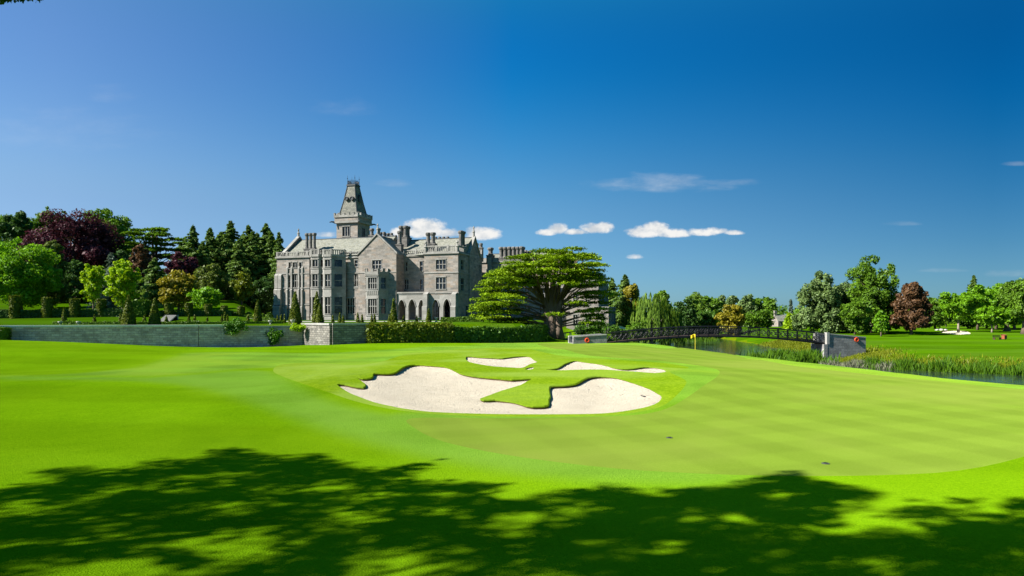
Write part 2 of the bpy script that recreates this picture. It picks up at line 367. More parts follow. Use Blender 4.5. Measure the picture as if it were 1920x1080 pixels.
B_REARR = [(1024,692.6),(1039,691),(1049,688),(1058.7,681.8),(1070.6,677.7),(1082,676.7),(1098,679.5),(1128,683.5),(1147.8,689),(1167.6,691.4),(1187,690.8),(1207,688),(1227,689),(1245,693),(1248,697),(1227,699.4),(1197,697),(1157.7,694.6),(1128,692.8),(1088,693),(1058.7,694),(1036,694.3)]
B_FAR = [(1762,621.5),(1775,619.2),(1800,619.5),(1815,622),(1820,625.5),(1806,627.5),(1785,626),(1768,624)]
GREEN = [(762,788),(778,803),(805,818),(850,833),(950,853),(1100,873),(1250,885),(1450,892),(1650,891),(1800,882),(1920,856),(2040,815),(2100,770),(2040,745),(1900,728),(1700,709),(1500,687.5),(1430,675),(1380,666),(1330,658),(1270,652),(1200,648),(1110,645.4),(1040,644.2),(1008,645),(1030,652),(1080,662),(1160,671),(1240,677),(1300,684),(1345,693),(1345,706),(1318,724),(1290,744),(1250,766),(1200,777),(1100,782),(950,784),(800,783)]
APRON = [(25,706),(280,708),(430,696),(505,697),(560,726),(640,760),(740,780),(790,788),(860,812),(960,830),(1150,858),(1330,880),(1400,893),(1300,908),(1150,902),(1000,890),(800,855),(640,815),(500,765),(380,728),(250,714),(30,712)]
SURR = [(512,694),(530,683),(600,680),(680,684),(760,664),(800,660),(865,655),(940,652),(1005,657),(1060,668),(1150,674),(1240,680),(1290,688),(1278,693),(1255,697),(1284,712),(1285,722),(1268,742),(1235,764),(1170,776),(1100,780.5),(960,781),(850,778.5),(760,771),(680,756),(620,737),(560,717),(525,704)]
FAIR = [(-200,700),(30,706),(250,690),(350,662),(480,660),(620,662),(800,650),(900,648),(1000,648),(985,655),(900,660),(800,668),(700,690),(640,700),(520,690),(430,694),(280,706),(25,704)]

def poly_world(p, k=3, smooth=True):
    w = hit(p); return smooth_closed(w, k) if smooth else w
BUNK = [('sand_bunker', poly_world(B_FRONT, 2), .18, .035, 'large front sand bunker with two lobes split by a grass tongue'),
        ('sand_bunker', poly_world(B_REARL, 2), .13, .04, 'small pale bunker behind the grass ridge, nearest the hedge'),
        ('sand_bunker', poly_world(B_TINY, 2), .08, .02, 'tiny patch of sand at the tip of the rear bunker'),
        ('sand_bunker', poly_world(B_REARR, 2), .13, .04, 'long thin wavy bunker behind the ridge, nearest the flag'),
        ('sand_bunker', poly_world(B_FAR, 2), .30, .05, 'distant bunker across the river beside the copper tree')]
GREEN_W = poly_world(GREEN, 3); APRON_W = poly_world(APRON, 2); SURR_W = poly_world(SURR, 3); FAIR_W = poly_world(FAIR, 2)

def terrain():
    rows = []
    y = 9.0
    pts = []
    fr = np.arange(-160, 2081, 20); y = 8.5
    while y < 420:
        for p in fr: pts.append(((p - CX) / F * y, y))
        y *= 1.03
    yy = 27.0
    for r in range(62):
        for p in np.arange(490, 1330, 8): pts.append(((p - CX) / F * yy, yy))
        yy *= 1.0165
    while y < 6000:
        for p in np.arange(-160, 2081, 80): pts.append(((p - CX) / F * y, y))
        y *= 1.13
    k0 = -1120 / F
    r = 3.0; amin = math.atan(1120 / F) + .02
    while r < 6000:
        n = 64
        for i in range(n):
            a = i * 2 * math.pi / n; a = (a + math.pi) % (2 * math.pi) - math.pi
            if abs(a) > amin or r < 8.4: pts.append((r * math.sin(a), r * math.cos(a)))
        r *= 1.09
    pts.append((0, 0))
    pts = np.array(pts); rs = np.random.RandomState(2)
    pts = pts * (1 + rs.uniform(-.002, .002, pts.shape))
    pts = [tuple(p) for p in pts]; edges = []
    def add_loop(poly, closed=True):
        n0 = len(pts); pts.extend(poly)
        for i in range(len(poly) - (0 if closed else 1)): edges.append((n0 + i, n0 + (i + 1) % len(poly)))
    for b in BUNK: add_loop(b[1])
    add_loop(GREEN_W); add_loop(APRON_W); add_loop(SURR_W); add_loop(FAIR_W)
    for off in (.15, .35):
        l = []
        for i in range(len(WALL) - 1):
            a, b = WALL[i], WALL[i + 1]
            for t in np.linspace(0, 1, 10)[:-1]: l.append((a[0] + (b[0] - a[0]) * t, a[1] + (b[1] - a[1]) * t + off))
        add_loop(l, False)
    v, e, f, *_ = delaunay_2d_cdt([Vector(p) for p in pts], edges, [], 0, 1e-5)
    V = np.array([tuple(p) for p in v]); T = np.array([t for t in f if len(t) == 3])
    z = G(V[:, 0], V[:, 1]); c = V[T].mean(axis=1)
    zone = np.zeros(len(T), int)
    zone[in_poly(c[:, 0], c[:, 1], FAIR_W)] = 1
    zone[in_poly(c[:, 0], c[:, 1], APRON_W)] = 2
    # gravel terrace, rough grass of the far bank, mud under the water
    fb = np.interp(c[:, 1], FBY, FBX); nb = np.interp(c[:, 1], NBY, NBX)
    dfar = c[:, 0] - fb
    zone[(dfar > 3.2) & (c[:, 1] < 300) & (c[:, 0] > 20)] = 6
    zone[(dfar > -2) & (dfar <= 3.2) & (c[:, 0] > 20) & (c[:, 1] < 300)] = 4
    zone[(dfar <= -2) & (c[:, 0] > nb + 1.0) & (c[:, 1] < 300)] = 5
    zone[(zone == 0) & (c[:, 1] > 33) & (c[:, 1] < 102) & (c[:, 0] > -4) & (dfar < -4)] = 1
    zone[in_poly(c[:, 0], c[:, 1], SURR_W)] = 3
    k = -c[:, 0] / np.maximum(c[:, 1], 1); yw = np.interp(c[:, 0], WX, WY)
    zone[(c[:, 1] > yw + .3) & (c[:, 0] < 8) & (c[:, 1] > 60)] = 6
    zone[(c[:, 1] > 118) & (c[:, 1] < 124) & (k < .385) & (k > .06) & (c[:, 1] > yw)] = 7
    zone[in_poly(c[:, 0], c[:, 1], GREEN_W)] = 8
    for b in BUNK: zone[in_poly(c[:, 0], c[:, 1], b[1])] = 9
    def mk(name, sel, mats, mi):
        t = T[sel]; u, inv = np.unique(t.ravel(), return_inverse=True)
        P = np.column_stack([V[u], z[u]])
        me = bpy.data.meshes.new(name); me.from_pydata(P.tolist(), [], inv.reshape(-1, 3).tolist()); me.update()
        for m in mats: me.materials.append(m)
        me.polygons.foreach_set('material_index', mi); me.polygons.foreach_set('use_smooth', [True] * len(t))
        e = .12; gx = (G(P[:, 0] + e, P[:, 1]) - G(P[:, 0] - e, P[:, 1])) / (2 * e); gy = (G(P[:, 0], P[:, 1] + e) - G(P[:, 0], P[:, 1] - e)) / (2 * e)
        st = np.hypot(gx, gy) > 1.2; gx[st] = 0; gy[st] = 0; nn = np.column_stack([-gx, -gy, np.ones(len(gx))]); nn /= np.linalg.norm(nn, axis=1)[:, None]
        me.normals_split_custom_set_from_vertices(nn.tolist())
        o = bpy.data.objects.new(name, me); COL.objects.link(o); return tag(o, kind='structure')
    g = mk('ground', zone < 8, GROUND_MATS, zone[zone < 8])
    co = np.empty(len(g.data.vertices) * 3); g.data.vertices.foreach_get('co', co); co = co.reshape(-1, 3)
    def sd(poly):
        x, y = co[:, 0], co[:, 1]; best = np.full(len(x), 1e9)
        for (ax, ay), (bx, by) in zip(poly, poly[1:] + poly[:1]):
            dx, dy = bx - ax, by - ay; t = np.clip(((x - ax) * dx + (y - ay) * dy) / (dx * dx + dy * dy + 1e-9), 0, 1); best = np.minimum(best, np.hypot(x - ax - dx * t, y - ay - dy * t))
        return np.where(in_poly(x, y, poly), best, -best)
    sa, sg, sf = sd(APRON_W), sd(GREEN_W), sd(FAIR_W); X_, Y_ = co[:, 0], co[:, 1]
    ap = np.maximum(ss(-.9, .9, sa), ss(-2.6, -.6, sg) * (1 - ss(50, 60, Y_)) * (1 - ss(.10, .32, X_ / np.maximum(Y_, 1))))
    fa = np.maximum(ss(-.9, 1.2, sf), ss(31, 36, Y_) * (1 - ss(98, 104, Y_)) * ss(-6, -2, X_))
    for nm, vals in (('apron', ap), ('fairway', fa)): a_ = g.data.attributes.new(nm, 'FLOAT', 'POINT'); a_.data.foreach_set('value', vals.astype(np.float32))
    mk('putting_green', zone == 8, [GREEN_MAT], np.zeros((zone == 8).sum(), int))

def bunker(name, poly, lip_hi, lip_lo, label):
    P = np.array(poly); n = len(P)
    area = 0.5 * np.sum(P[:, 0] * np.roll(P[:, 1], -1) - np.roll(P[:, 0], -1) * P[:, 1])
    if area < 0: P = P[::-1]
    d = np.roll(P, -1, 0) - np.roll(P, 1, 0); nr = np.column_stack([d[:, 1], -d[:, 0]]); nr /= np.linalg.norm(nr, axis=1)[:, None] + 1e-9
    far = ss(-0.35, 0.75, nr[:, 1] - 0.55 * nr[:, 0])
    lip = lip_lo + (lip_hi - lip_lo) * far
    for _ in range(2): lip = (np.roll(lip, 1) + 2 * lip + np.roll(lip, -1)) / 4
    zg = G(P[:, 0], P[:, 1])
    step = max(0.12, math.sqrt(abs(area)) / 70)
    x0, y0 = P.min(0); x1, y1 = P.max(0); gx, gy = np.meshgrid(np.arange(x0, x1, step), np.arange(y0, y1, step * 1.4))
    gx = gx.ravel(); gy = gy.ravel(); ins = in_poly(gx, gy, [tuple(p) for p in P]); gx = gx[ins]; gy = gy[ins]
    D = np.sqrt((gx[:, None] - P[None, :, 0]) ** 2 + (gy[:, None] - P[None, :, 1]) ** 2); ok = D.min(1) > step * .4
    gx, gy, D = gx[ok], gy[ok], D[ok]
    v, e, f, *_ = delaunay_2d_cdt([Vector(p) for p in P] + [Vector(p) for p in zip(gx, gy)], [(i, (i + 1) % n) for i in range(n)], [], 1, 1e-5)
    V = np.array([tuple(p) for p in v])
    D = np.sqrt((V[:, None, 0] - P[None, :, 0]) ** 2 + (V[:, None, 1] - P[None, :, 1]) ** 2)
    w = 1 / (D + 0.02) ** 2; w /= w.sum(1)[:, None]
    dm = D.min(1); rs = np.random.RandomState(5)
    zz = (w * (zg - lip)).sum(1) * (1 - ss(0, 4, dm)) + (G(V[:, 0], V[:, 1]) - (w * lip).sum(1)) * ss(0, 4, dm)
    zz -= 0.10 * ss(0, 2.5, dm)
    if lip_hi > .15: zz += 0.012 * np.sin(V[:, 0] * 3.1 + np.sin(V[:, 1] * 2)) * np.sin(V[:, 1] * 2.3) * ss(0, .6, dm)
    verts = [(a, b, c) for (a, b), c in zip(V, zz)]; faces = [list(t) for t in f]; mi = [0] * len(faces)
    # turf lip: rounded grass roll overhanging a thin dark earth face
    m = len(verts); inw = -nr
    for k in range(n):
        x, y = P[k]; L = lip[k]
        verts.append((x, y, zg[k])); o = min(.08, L * .4)
        verts.append((x + inw[k, 0] * o, y + inw[k, 1] * o, zg[k] - L * .30))
        verts.append((x + inw[k, 0] * o * .7, y + inw[k, 1] * o * .7, zg[k] - L * .58))
        verts.append((x - inw[k, 0] * .02, y - inw[k, 1] * .02, zg[k] - L - .06))
    for k in range(n):
        a = m + 4 * k; b = m + 4 * ((k + 1) % n)
        for j, q in ((0, 1), (1, 1), (2, 2)): faces.append([a + j, a + j + 1, b + j + 1, b + j]); mi.append(q)
    me = bpy.data.meshes.new(name); me.from_pydata(verts, [], faces); me.update()
    for mm in (SAND, GROUND_MATS[3], EARTH): me.materials.append(mm)
    me.polygons.foreach_set('material_index', mi); me.polygons.foreach_set('use_smooth', [q == 0 for q in mi])
    ob = bpy.data.objects.new(name, me); COL.objects.link(ob)
    bm = bmesh.new(); bm.from_mesh(me); bmesh.ops.recalc_face_normals(bm, faces=[x for x in bm.faces if x.material_index == 0]); bm.to_mesh(me); bm.free()
    tag(ob, label, None, None, 'structure')

def sand_mat():
    m, nt, out = new_mat('bunker_sand'); q = NT(nt); oc = q.n('ShaderNodeTexCoord').outputs['Object']
    n1 = q.noise(oc, .9, 4, .6, .5); n2 = q.noise(oc, 9, 4, .7); n3 = q.noise(oc, 60, 2)
    mp = q.n('ShaderNodeMapping', {'Vector': oc, 'Rotation': (0, 0, .5), 'Scale': (2.2, 16, 4)}).outputs[0]
    rk = q.noise(mp, 1.0, 4, .7, 1.5)
    pk = q.n('ShaderNodeTexVoronoi', {'Vector': oc, 'Scale': 2.6}).outputs['Distance']
    foot = q.math('MULTIPLY', q.rng(pk, .05, .22, 1, 0), q.rng(q.noise(oc, .5, 3), .48, .62))
    c = q.mix(n1, (.47, .41, .325), (.54, .485, .39)); c = q.mix(q.rng(rk, .45, .7, 0, .45), c, (.36, .305, .235)); c = q.mix(q.rng(q.noise(oc, .35, 4, .6), .55, .75, 0, .35), c, (.38, .33, .265)); c = q.mix(q.math('MULTIPLY', foot, .4), c, (.28, .235, .18))
    h = q.math('ADD', q.math('ADD', n2, q.math('MULTIPLY', rk, 1.2)), q.math('ADD', q.math('MULTIPLY', n3, .25), q.math('MULTIPLY', foot, -1.6)))
    bp = q.n('ShaderNodeBump', {'Height': h, 'Strength': 1.0, 'Distance': .08})
    d = q.n('ShaderNodeBsdfDiffuse', {'Color': c, 'Roughness': .5, 'Normal': bp.outputs[0]}); q.L.new(d.outputs[0], out.inputs[0]); return m
def water_mat():
    m, nt, out = new_mat('river_water'); q = NT(nt); oc = q.n('ShaderNodeTexCoord').outputs['Object']
    mp = q.n('ShaderNodeMapping', {'Vector': oc, 'Rotation': (0, 0, -.5), 'Scale': (1, 2.5, 1)}).outputs[0]
    bp = q.n('ShaderNodeBump', {'Height': q.math('ADD', q.noise(mp, .9, 4), q.math('MULTIPLY', q.noise(mp, .22, 2), 1.5)), 'Strength': .22, 'Distance': .12})
    p = q.n('ShaderNodeBsdfPrincipled', {'Base Color': (.018, .03, .022, 1), 'Roughness': .06, 'IOR': 1.33, 'Specular IOR Level': .5, 'Normal': bp.outputs[0]})
    q.L.new(p.outputs[0], out.inputs[0]); return m
_FAIR = ((.068, .160, .010), (.158, .275, .028), 26, [(1, .25, 3.2, .09), (.1, 1, 4.0, .06)], .6, (.165, .265, .020))
_APRON = ((.060, .146, .008), (.140, .258, .024), 26, [(1, -.3, 3.0, .06)], .5, (.125, .235, .024))
_TURF = grass('mown_turf', (.044, .126, .001), (.150, .272, .003), 26, 1.0, [(1, .12, 5.5, .07), (.3, 1, 9.0, .05)], .6, (.125, .235, .004), (('fairway', _FAIR), ('apron', _APRON)))
GROUND_MATS = [_TURF, _TURF, _TURF,
    grass('bunker_rough', (.050, .115, .001), (.180, .262, .010), 8, 1.0, None, .7, (.175, .255, .040)),
    grass('river_bank_grass', (.040, .080, .001), (.120, .145, .003), 3, 1.0, None, .8),
    simple('river_mud', (.05, .045, .03), .9),
    grass('far_lawn', (.019, .060, .001), (.056, .124, .001), 12, .6, [(1, .08, 9, .12), (1, .02, 3, .05)], .7, (.045, .095, .006)),
    simple('pale_gravel', (.25, .235, .21), .9, 0, .2, 2.0)]
GREEN_MAT = grass('green_turf', (.082, .138, .010), (.132, .192, .024), 40, .35, [(.33, 1, 1.5, .05), (1, -.35, 1.5, .04)], .5, (.140, .185, .028))
SAND = sand_mat(); EARTH = simple('lip_earth', (.095, .058, .030), .95, 0, .4, 12)
WATER = water_mat()
terrain()
for b in BUNK: bunker(*b)
def river():
    mb = MB(); ys = [-5, 15, 30, 44, 60, 72, 80, 90, 100, 112, 130, 150, 175, 200, 230, 262]
    for a, b in zip(ys[:-1], ys[1:]):
        l = lambda y: float(np.interp(y, NBY, NBX)) - 3.5; r = lambda y: float(np.interp(y, FBY, FBX)) + 8
        mb.poly([(l(a), a, WATER_Z), (r(a), a, WATER_Z), (r(b), b, WATER_Z), (l(b), b, WATER_Z)])
    tag(mb.build('river', WATER), kind='structure')
river()

# ------------------------------------------------------------------ plants
RNG = np.random.RandomState(11)
def unit(v): return v / (np.linalg.norm(v, axis=-1, keepdims=True) + 1e-9)
def leaf_quads(P, Nrm, size, rs, asp=0.62, var=0.35):
    """diamond leaf (or leaf-spray) faces at P facing Nrm"""
    n = len(P); t = unit(np.cross(Nrm, rs.normal(size=(n, 3)))); b = np.cross(Nrm, t)
    s = (size * np.exp(rs.normal(0, var, n)))[:, None]
    return np.stack([P + t * s * .6, P + b * s * .6 * asp + Nrm * s * .06, P - t * s * .6, P - b * s * .6 * asp + Nrm * s * .06], 1)
def blob_leaves(centers, radii, n, size, rs, tints=None, up=0.30, jit=0.75, shell=(.55, 1.15), asp=0.62):
    """n leaves over overlapping ellipsoid clumps, facing outwards"""
    C = np.asarray(centers, float); R = np.asarray(radii, float)
    if R.ndim == 1: R = np.repeat(R[:, None], 3, 1)
    w = (R[:, 0] * R[:, 1] + R[:, 0] * R[:, 2] + R[:, 1] * R[:, 2]); w = w / w.sum()
    k = rs.choice(len(C), n, p=w); d = unit(rs.normal(size=(n, 3)))
    P = C[k] + d * R[k] * rs.uniform(*shell, (n, 1))
    nr = unit(unit(d / R[k]) + np.array([0, 0, up]) + rs.normal(0, jit, (n, 3)))
    tt = (tints if tints is not None else rs.uniform(.25, .75, len(C)))[k] + rs.normal(0, .16, n)
    return leaf_quads(P, nr, size, rs, asp), np.clip(tt, 0, 1)

BARK = simple('bark', (.115, .085, .06), .95, 0, .35, 5)
BARK_MID = simple('cedar_bark', (.115, .088, .066), .95, 0, .4, 4)
BARK_PALE = simple('pale_bark', (.24, .20, .155), .95, 0, .35, 3)
M = {k: foliage('leaves_' + k, d, l, t) for k, d, l, t in [
    ('mid', (.030, .082, .005), (.135, .255, .014), .35), ('bright', (.045, .140, .004), (.185, .380, .008), .42),
    ('dark', (.014, .046, .010), (.062, .130, .020), .24), ('olive', (.040, .072, .010), (.140, .185, .028), .3),
    ('copper', (.020, .005, .010), (.085, .022, .036), .22), ('bronze', (.035, .019, .009), (.150, .078, .034), .25),
    ('lime', (.110, .230, .002), (.330, .480, .006), .45), ('gold', (.090, .090, .004), (.300, .260, .018), .35),
    ('blue', (.050, .085, .060), (.170, .230, .165), .2), ('conifer', (.032, .080, .012), (.150, .240, .036), .3),
    ('cedar', (.026, .074, .003), (.240, .365, .007), .2), ('willow', (.050, .110, .010), (.180, .290, .030), .4),
    ('yew', (.034, .054, .003), (.112, .140, .005), .15), ('box', (.028, .075, .004), (.100, .180, .006), .18),
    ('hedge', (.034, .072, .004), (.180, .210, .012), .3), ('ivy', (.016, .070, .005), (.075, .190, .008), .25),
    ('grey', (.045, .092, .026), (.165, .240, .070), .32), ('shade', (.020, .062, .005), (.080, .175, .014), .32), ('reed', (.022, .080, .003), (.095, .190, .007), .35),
    ('dry', (.065, .078, .040), (.19, .195, .13), .2), ('bankgrass', (.07, .105, .003), (.190, .210, .008), .3)]}

def trunk_obj(base_r, h, rs, parent, mat, limbs=5, spread=3.0, lean=0.0, h0=0.0, name='trunk', top=.25):
    mb = MB(); pts = []; rad = []
    for i in range(7):
        t = i / 6; pts.append((lean * t * h * .1 + rs.normal(0, .02) * h * t * .4, rs.normal(0, .02) * h * t * .4, h0 + (h - h0) * t)); rad.append(base_r * (1.35 if i == 0 else 1) * (1 - (1 - top) * t))
    mb.tube(pts, rad, 8)
    for i in range(limbs):
        j = rs.randint(2, 6); p = Vector(pts[j]); a = rs.uniform(0, 6.28); L = spread * rs.uniform(.5, 1)
        q = [p, p + Vector((math.cos(a) * L * .45, math.sin(a) * L * .45, L * .4)), p + Vector((math.cos(a) * L, math.sin(a) * L, L * .75))]
        mb.tube(q, [rad[j] * .55, rad[j] * .38, rad[j] * .12], 6)
    return mb.build(name, mat, parent, True)

def crown_blobs(kind, h, r, rs, tf):
    """clump centres and radii for a crown of height h, radius r, clear trunk fraction tf"""
    C, R = [], []
    z0 = h * tf; H = h - z0
    if kind in ('round', 'spread', 'open'):
        n = {'round': 62, 'spread': 80, 'open': 46}[kind]
        C.append((0, 0, z0 + H * .45)); R.append((r * .62, r * .62, H * .38))
        low = -.95 if tf < .1 else -.6
        ph = rs.uniform(0, 6.28, 3)
        for i in range(n):
            d = unit(rs.normal(size=3))
            if d[2] < low: d[2] *= -.6
            az = math.atan2(d[1], d[0]); lump = 1 + .10 * math.sin(az * 2 + ph[0]) + .09 * math.sin(az * 3 + d[2] * 4 + ph[1]) + .06 * math.sin(d[2] * 7 + ph[2])
            k = rs.uniform(.60, .90) * lump; s = rs.uniform(.12, .27) * (0.85 if kind == 'open' else 1)
            C.append((d[0] * r * k, d[1] * r * k, z0 + H * .5 + d[2] * H * .49 * k)); R.append((r * s * 1.15, r * s * 1.15, min(r, H * .55) * s * .85))
        for i in range(16):                                  # stray sprays break the outline
            d = unit(rs.normal(size=3)); d[2] = abs(d[2]) * .9; s = rs.uniform(.05, .10)
            C.append((d[0] * r * 1.0, d[1] * r * 1.0, z0 + H * .5 + d[2] * H * .49)); R.append((r * s, r * s, r * s))
    elif kind == 'egg':                                      # broad low, domed top
        for i in range(80):
            t = rs.uniform(0, 1); rr = r * math.sqrt(max(0.02, 1 - t ** 2.3)) * (.86 + .14 * min(1, t * 5)); a = rs.uniform(0, 6.28); k = rs.uniform(.62, .92); s = rs.uniform(.11, .22)
            C.append((math.cos(a) * rr * k, math.sin(a) * rr * k, z0 + H * (.05 + .90 * t))); R.append((r * s, r * s, r * s * .8))
        C.append((0, 0, z0 + H * .42)); R.append((r * .68, r * .68, H * .38))
    elif kind == 'column':
        for i in range(52):
            t = rs.uniform(0, 1); rr = r * (1 - .55 * t ** 2.2) * (.75 + .25 * min(1, t * 4)); a = rs.uniform(0, 6.28); k = rs.uniform(.4, .85); s = rs.uniform(.16, .32)
            C.append((math.cos(a) * rr * k, math.sin(a) * rr * k, z0 + H * (.05 + .88 * t))); R.append((r * s, r * s, r * s * 1.35))
    elif kind == 'poplar':                                   # several upright heads, sky showing between
        for hd in range(7):
            a = hd * 1.047 + rs.uniform(0, .6); k = 0 if hd == 0 else rs.uniform(.42, .68); top = 1 if hd == 0 else rs.uniform(.66, .92); cx, cy = math.cos(a) * r * k, math.sin(a) * r * k
            for i in range(24):
                t = rs.uniform(.03, 1) * top; w = r * .36 * (1 - .45 * (t / top) ** 3); b = rs.uniform(0, 6.28); s = rs.uniform(.08, .20)
                C.append((cx + math.cos(b) * w * .9, cy + math.sin(b) * w * .9, z0 + H * t * .97)); R.append((r * s, r * s, r * s * 1.1))
    return np.array(C), np.array(R)

def place(px, Y, top, width=None):
    x = (px - CX) / F * Y; z = float(G(x, Y)); h = CZ - (top - HY) / F * Y - z
    return x, z - .15, h + .15, (width or 0) / 2 / F * Y

def tree(name, label, px, Y, top, width, kind, mat, seed, tf=.12, dens=1.0, cat='tree', group=None, lean=0, bark=None, leaf=None, trunk_r=None):
    rs = np.random.RandomState(seed); x, z, h, r = place(px, Y, top, width)
    t = thing(name, label, cat, (x, Y, z), 0, group)
    sz = leaf or Y * .0024
    apx = (r * 2) * h / (Y / 683.0) ** 2
    if kind in ('conifer', 'spire'):
        n = int(apx * 6.0 * dens) + 800; P, Nn, T = [], [], []
        nb = int(60 + h * 3.6); per = max(6, n // nb)
        for i in range(nb):
            f = .06 + .94 * (i + rs.uniform(0, 1)) / nb; f = f if f < 1 else 1
            rr = r * (2.0 if kind == 'conifer' else 1.1) * max(.035, (1 - f) ** (.72 if kind == 'conifer' else .9)) * rs.uniform(.30, 1.15); a = i * 2.399 + rs.uniform(-.4, .4)
            s = rs.uniform(0.05, 1, per) ** .75; lat = rs.normal(0, .17, per) * rr * (1 - .55 * s) + rs.normal(0, .02 * r, per)
            dr = -.30 * rr * s ** 1.5 + .10 * rr * s
            P.append(np.column_stack([np.cos(a) * rr * s - np.sin(a) * lat, np.sin(a) * rr * s + np.cos(a) * lat, h * f * .97 + dr - np.abs(rs.normal(0, .13, per)) * rr * .6]))
            Nn.append(unit(np.column_stack([np.cos(a) * .6 + rs.normal(0, .55, per), np.sin(a) * .6 + rs.normal(0, .55, per), .8 + rs.normal(0, .5, per)])))
            T.append(np.clip(rs.uniform(.15, .7) + rs.normal(0, .15, per), 0, 1))
        P = np.concatenate(P); V = leaf_quads(P, np.concatenate(Nn), sz * 1.05, rs, .45); T = np.concatenate(T)
        trunk_obj(trunk_r or max(.18, r * .07), h * .98, rs, t, BARK, 0, 1, 0, 0, top=.12)
    elif kind == 'weeping':
        P, Nn, T = [], [], []; m = int(90 * dens) + 190
        for i in range(m):
            a = rs.uniform(0, 6.28); k = rs.uniform(0.02, 1) ** .55; lump = 1 + .16 * math.sin(a * 3 + 1) + .10 * math.sin(a * 7)
            rr = r * k * lump; zt = h * (1 - .50 * k ** 1.7) * rs.uniform(.80, 1.0); L = zt * rs.uniform(.3, .92) if k > .5 else zt * rs.uniform(.15, .4)
            q = 46; u = rs.uniform(0, 1, q)
            P.append(np.column_stack([np.cos(a) * (rr + .10 * r * np.sqrt(u)) + rs.normal(0, .10, q), np.sin(a) * (rr + .10 * r * np.sqrt(u)) + rs.normal(0, .10, q), zt - u * L + .15]))
            Nn.append(unit(np.column_stack([np.full(q, np.cos(a)), np.full(q, np.sin(a)), np.full(q, .3)]) + rs.normal(0, .35, (q, 3)))); T.append(np.clip(rs.uniform(.1, .9) + rs.normal(0, .1, q), 0, 1))
        P = np.concatenate(P); Nn = np.concatenate(Nn); s = sz * np.exp(rs.normal(0, .25, len(P)))[:, None]
        dn = np.tile([0, 0, 1.0], (len(P), 1)); b = unit(np.cross(Nn, dn)); V = np.stack([P + dn * s * 1.1, P + b * s * .24, P - dn * s * 1.1, P - b * s * .24], 1); T = np.concatenate(T)
        trunk_obj(r * .06, h * .85, rs, t, BARK_PALE, 9, r * .62)
    else:
        C, R = crown_blobs(kind, h, r, rs, tf); n = int(apx * 4.6 * dens) + 400
        V, T = blob_leaves(C, R, n, sz, rs)
        trunk_obj(trunk_r or max(.16, r * .065), h * .78, rs, t, bark or BARK, 7, r * .7, lean)
    quads_obj('crown', V, T, M[mat], t)
    return t

FOREST = 'trees in the wood left of the manor'
LEFT = [ # name, label, px, Y, top, width, kind, material, tf, density
 ('broadleaf_tree', 'big round bright green tree at the left edge, nearest tree on the garden lawn', 38, 128, 443, 132, 'round', 'bright', .05, 1.25),
 ('cypress_tree', 'dark olive pointed tree right beside the big bright green tree', 97, 138, 444, 60, 'egg', 'olive', .03, 1.2),
 ('copper_beech', 'huge dark purple copper beech towering over the garden', 138, 162, 403, 172, 'spread', 'copper', .05, 1.3),
 ('broadleaf_tree', 'dark green tree on the left edge behind the big bright green tree', 10, 175, 383, 140, 'round', 'mid', .05, 1.0),
 ('pine_tree', 'tall dark pine poking up between the left edge and the purple beech', 36, 170, 390, 62, 'open', 'dark', .35, 1.0),
 ('broadleaf_tree', 'green treetop rising just left of the peak of the purple beech', 97, 195, 374, 70, 'round', 'mid', .1, 1.0),
 ('broadleaf_tree', 'wide mid green tree rising behind the right shoulder of the purple beech', 196, 186, 386, 126, 'round', 'mid', .08, 1.1),
 ('evergreen_shrub', 'very dark evergreen bush in the shade under the purple beech', 142, 150, 488, 62, 'egg', 'dark', .02, 1.2),
 ('young_tree', 'small loose yellow green tree with a thin visible trunk', 175, 125, 489, 42, 'open', 'lime', .20, .75),
 ('young_tree', 'brilliant lime green young maple, brightest tree in the garden', 230, 122, 484, 64, 'open', 'lime', .12, .95),
 ('blue_conifer', 'pale blue grey conifer between the two lime green trees', 209, 137, 472, 44, 'conifer', 'blue', .0, 1.1),
 ('brown_tree', 'brownish rounded tree standing below the flat topped cedar', 262, 152, 455, 52, 'egg', 'bronze', .05, 1.1),
 ('dark_conifer', 'dark green conifer right of the lime green maple', 290, 142, 482, 56, 'conifer', 'conifer', .0, 1.3),
 ('purple_tree', 'small dark purple tree left of the tall firs', 343, 165, 469, 58, 'round', 'copper', .05, 1.2),
 ('golden_tree', 'golden olive rounded tree behind the clipped columns', 335, 135, 504, 62, 'round', 'gold', .06, 1.15),
 ('evergreen_tree', 'dark round evergreen with a paler top at the foot of the firs', 391, 152, 495, 66, 'round', 'olive', .03, 1.3),
 ('young_tree', 'low fresh green bushy tree in front of the dark round evergreen', 386, 128, 535, 56, 'round', 'bright', .10, 1.1),
 ('young_tree', 'pale yellow green small tree in front of the firs near the manor', 453, 152, 511, 44, 'round', 'hedge', .08, 1.1),
 ('evergreen_shrub', 'dark low evergreen under the golden tree', 305, 146, 520, 60, 'round', 'dark', .02, 1.2),
 ('evergreen_shrub', 'dark evergreen bush filling the gap under the first firs', 420, 160, 520, 60, 'round', 'dark', .02, 1.2),
 ('evergreen_shrub', 'dark evergreen bush at the foot of the firs beside the manor', 495, 165, 516, 60, 'round', 'dark', .02, 1.2),
 ('evergreen_shrub', 'dark bush behind the small yellow green tree with the thin trunk', 195, 152, 505, 60, 'round', 'dark', .02, 1.2),
 ('evergreen_shrub', 'dark shrub under the brownish rounded tree', 252, 150, 520, 60, 'round', 'dark', .02, 1.2),
 ('evergreen_shrub', 'dark mass of shrub in the shade below the golden tree and the purple tree', 350, 158, 515, 70, 'round', 'dark', .02, 1.2),
 ('evergreen_shrub', 'dark bush between the pointed olive tree and the big bright green tree', 70, 150, 500, 70, 'round', 'dark', .02, 1.2),
 ('evergreen_shrub', 'dark bush behind the blue grey conifer', 228, 160, 470, 66, 'round', 'dark', .02, 1.2),
]
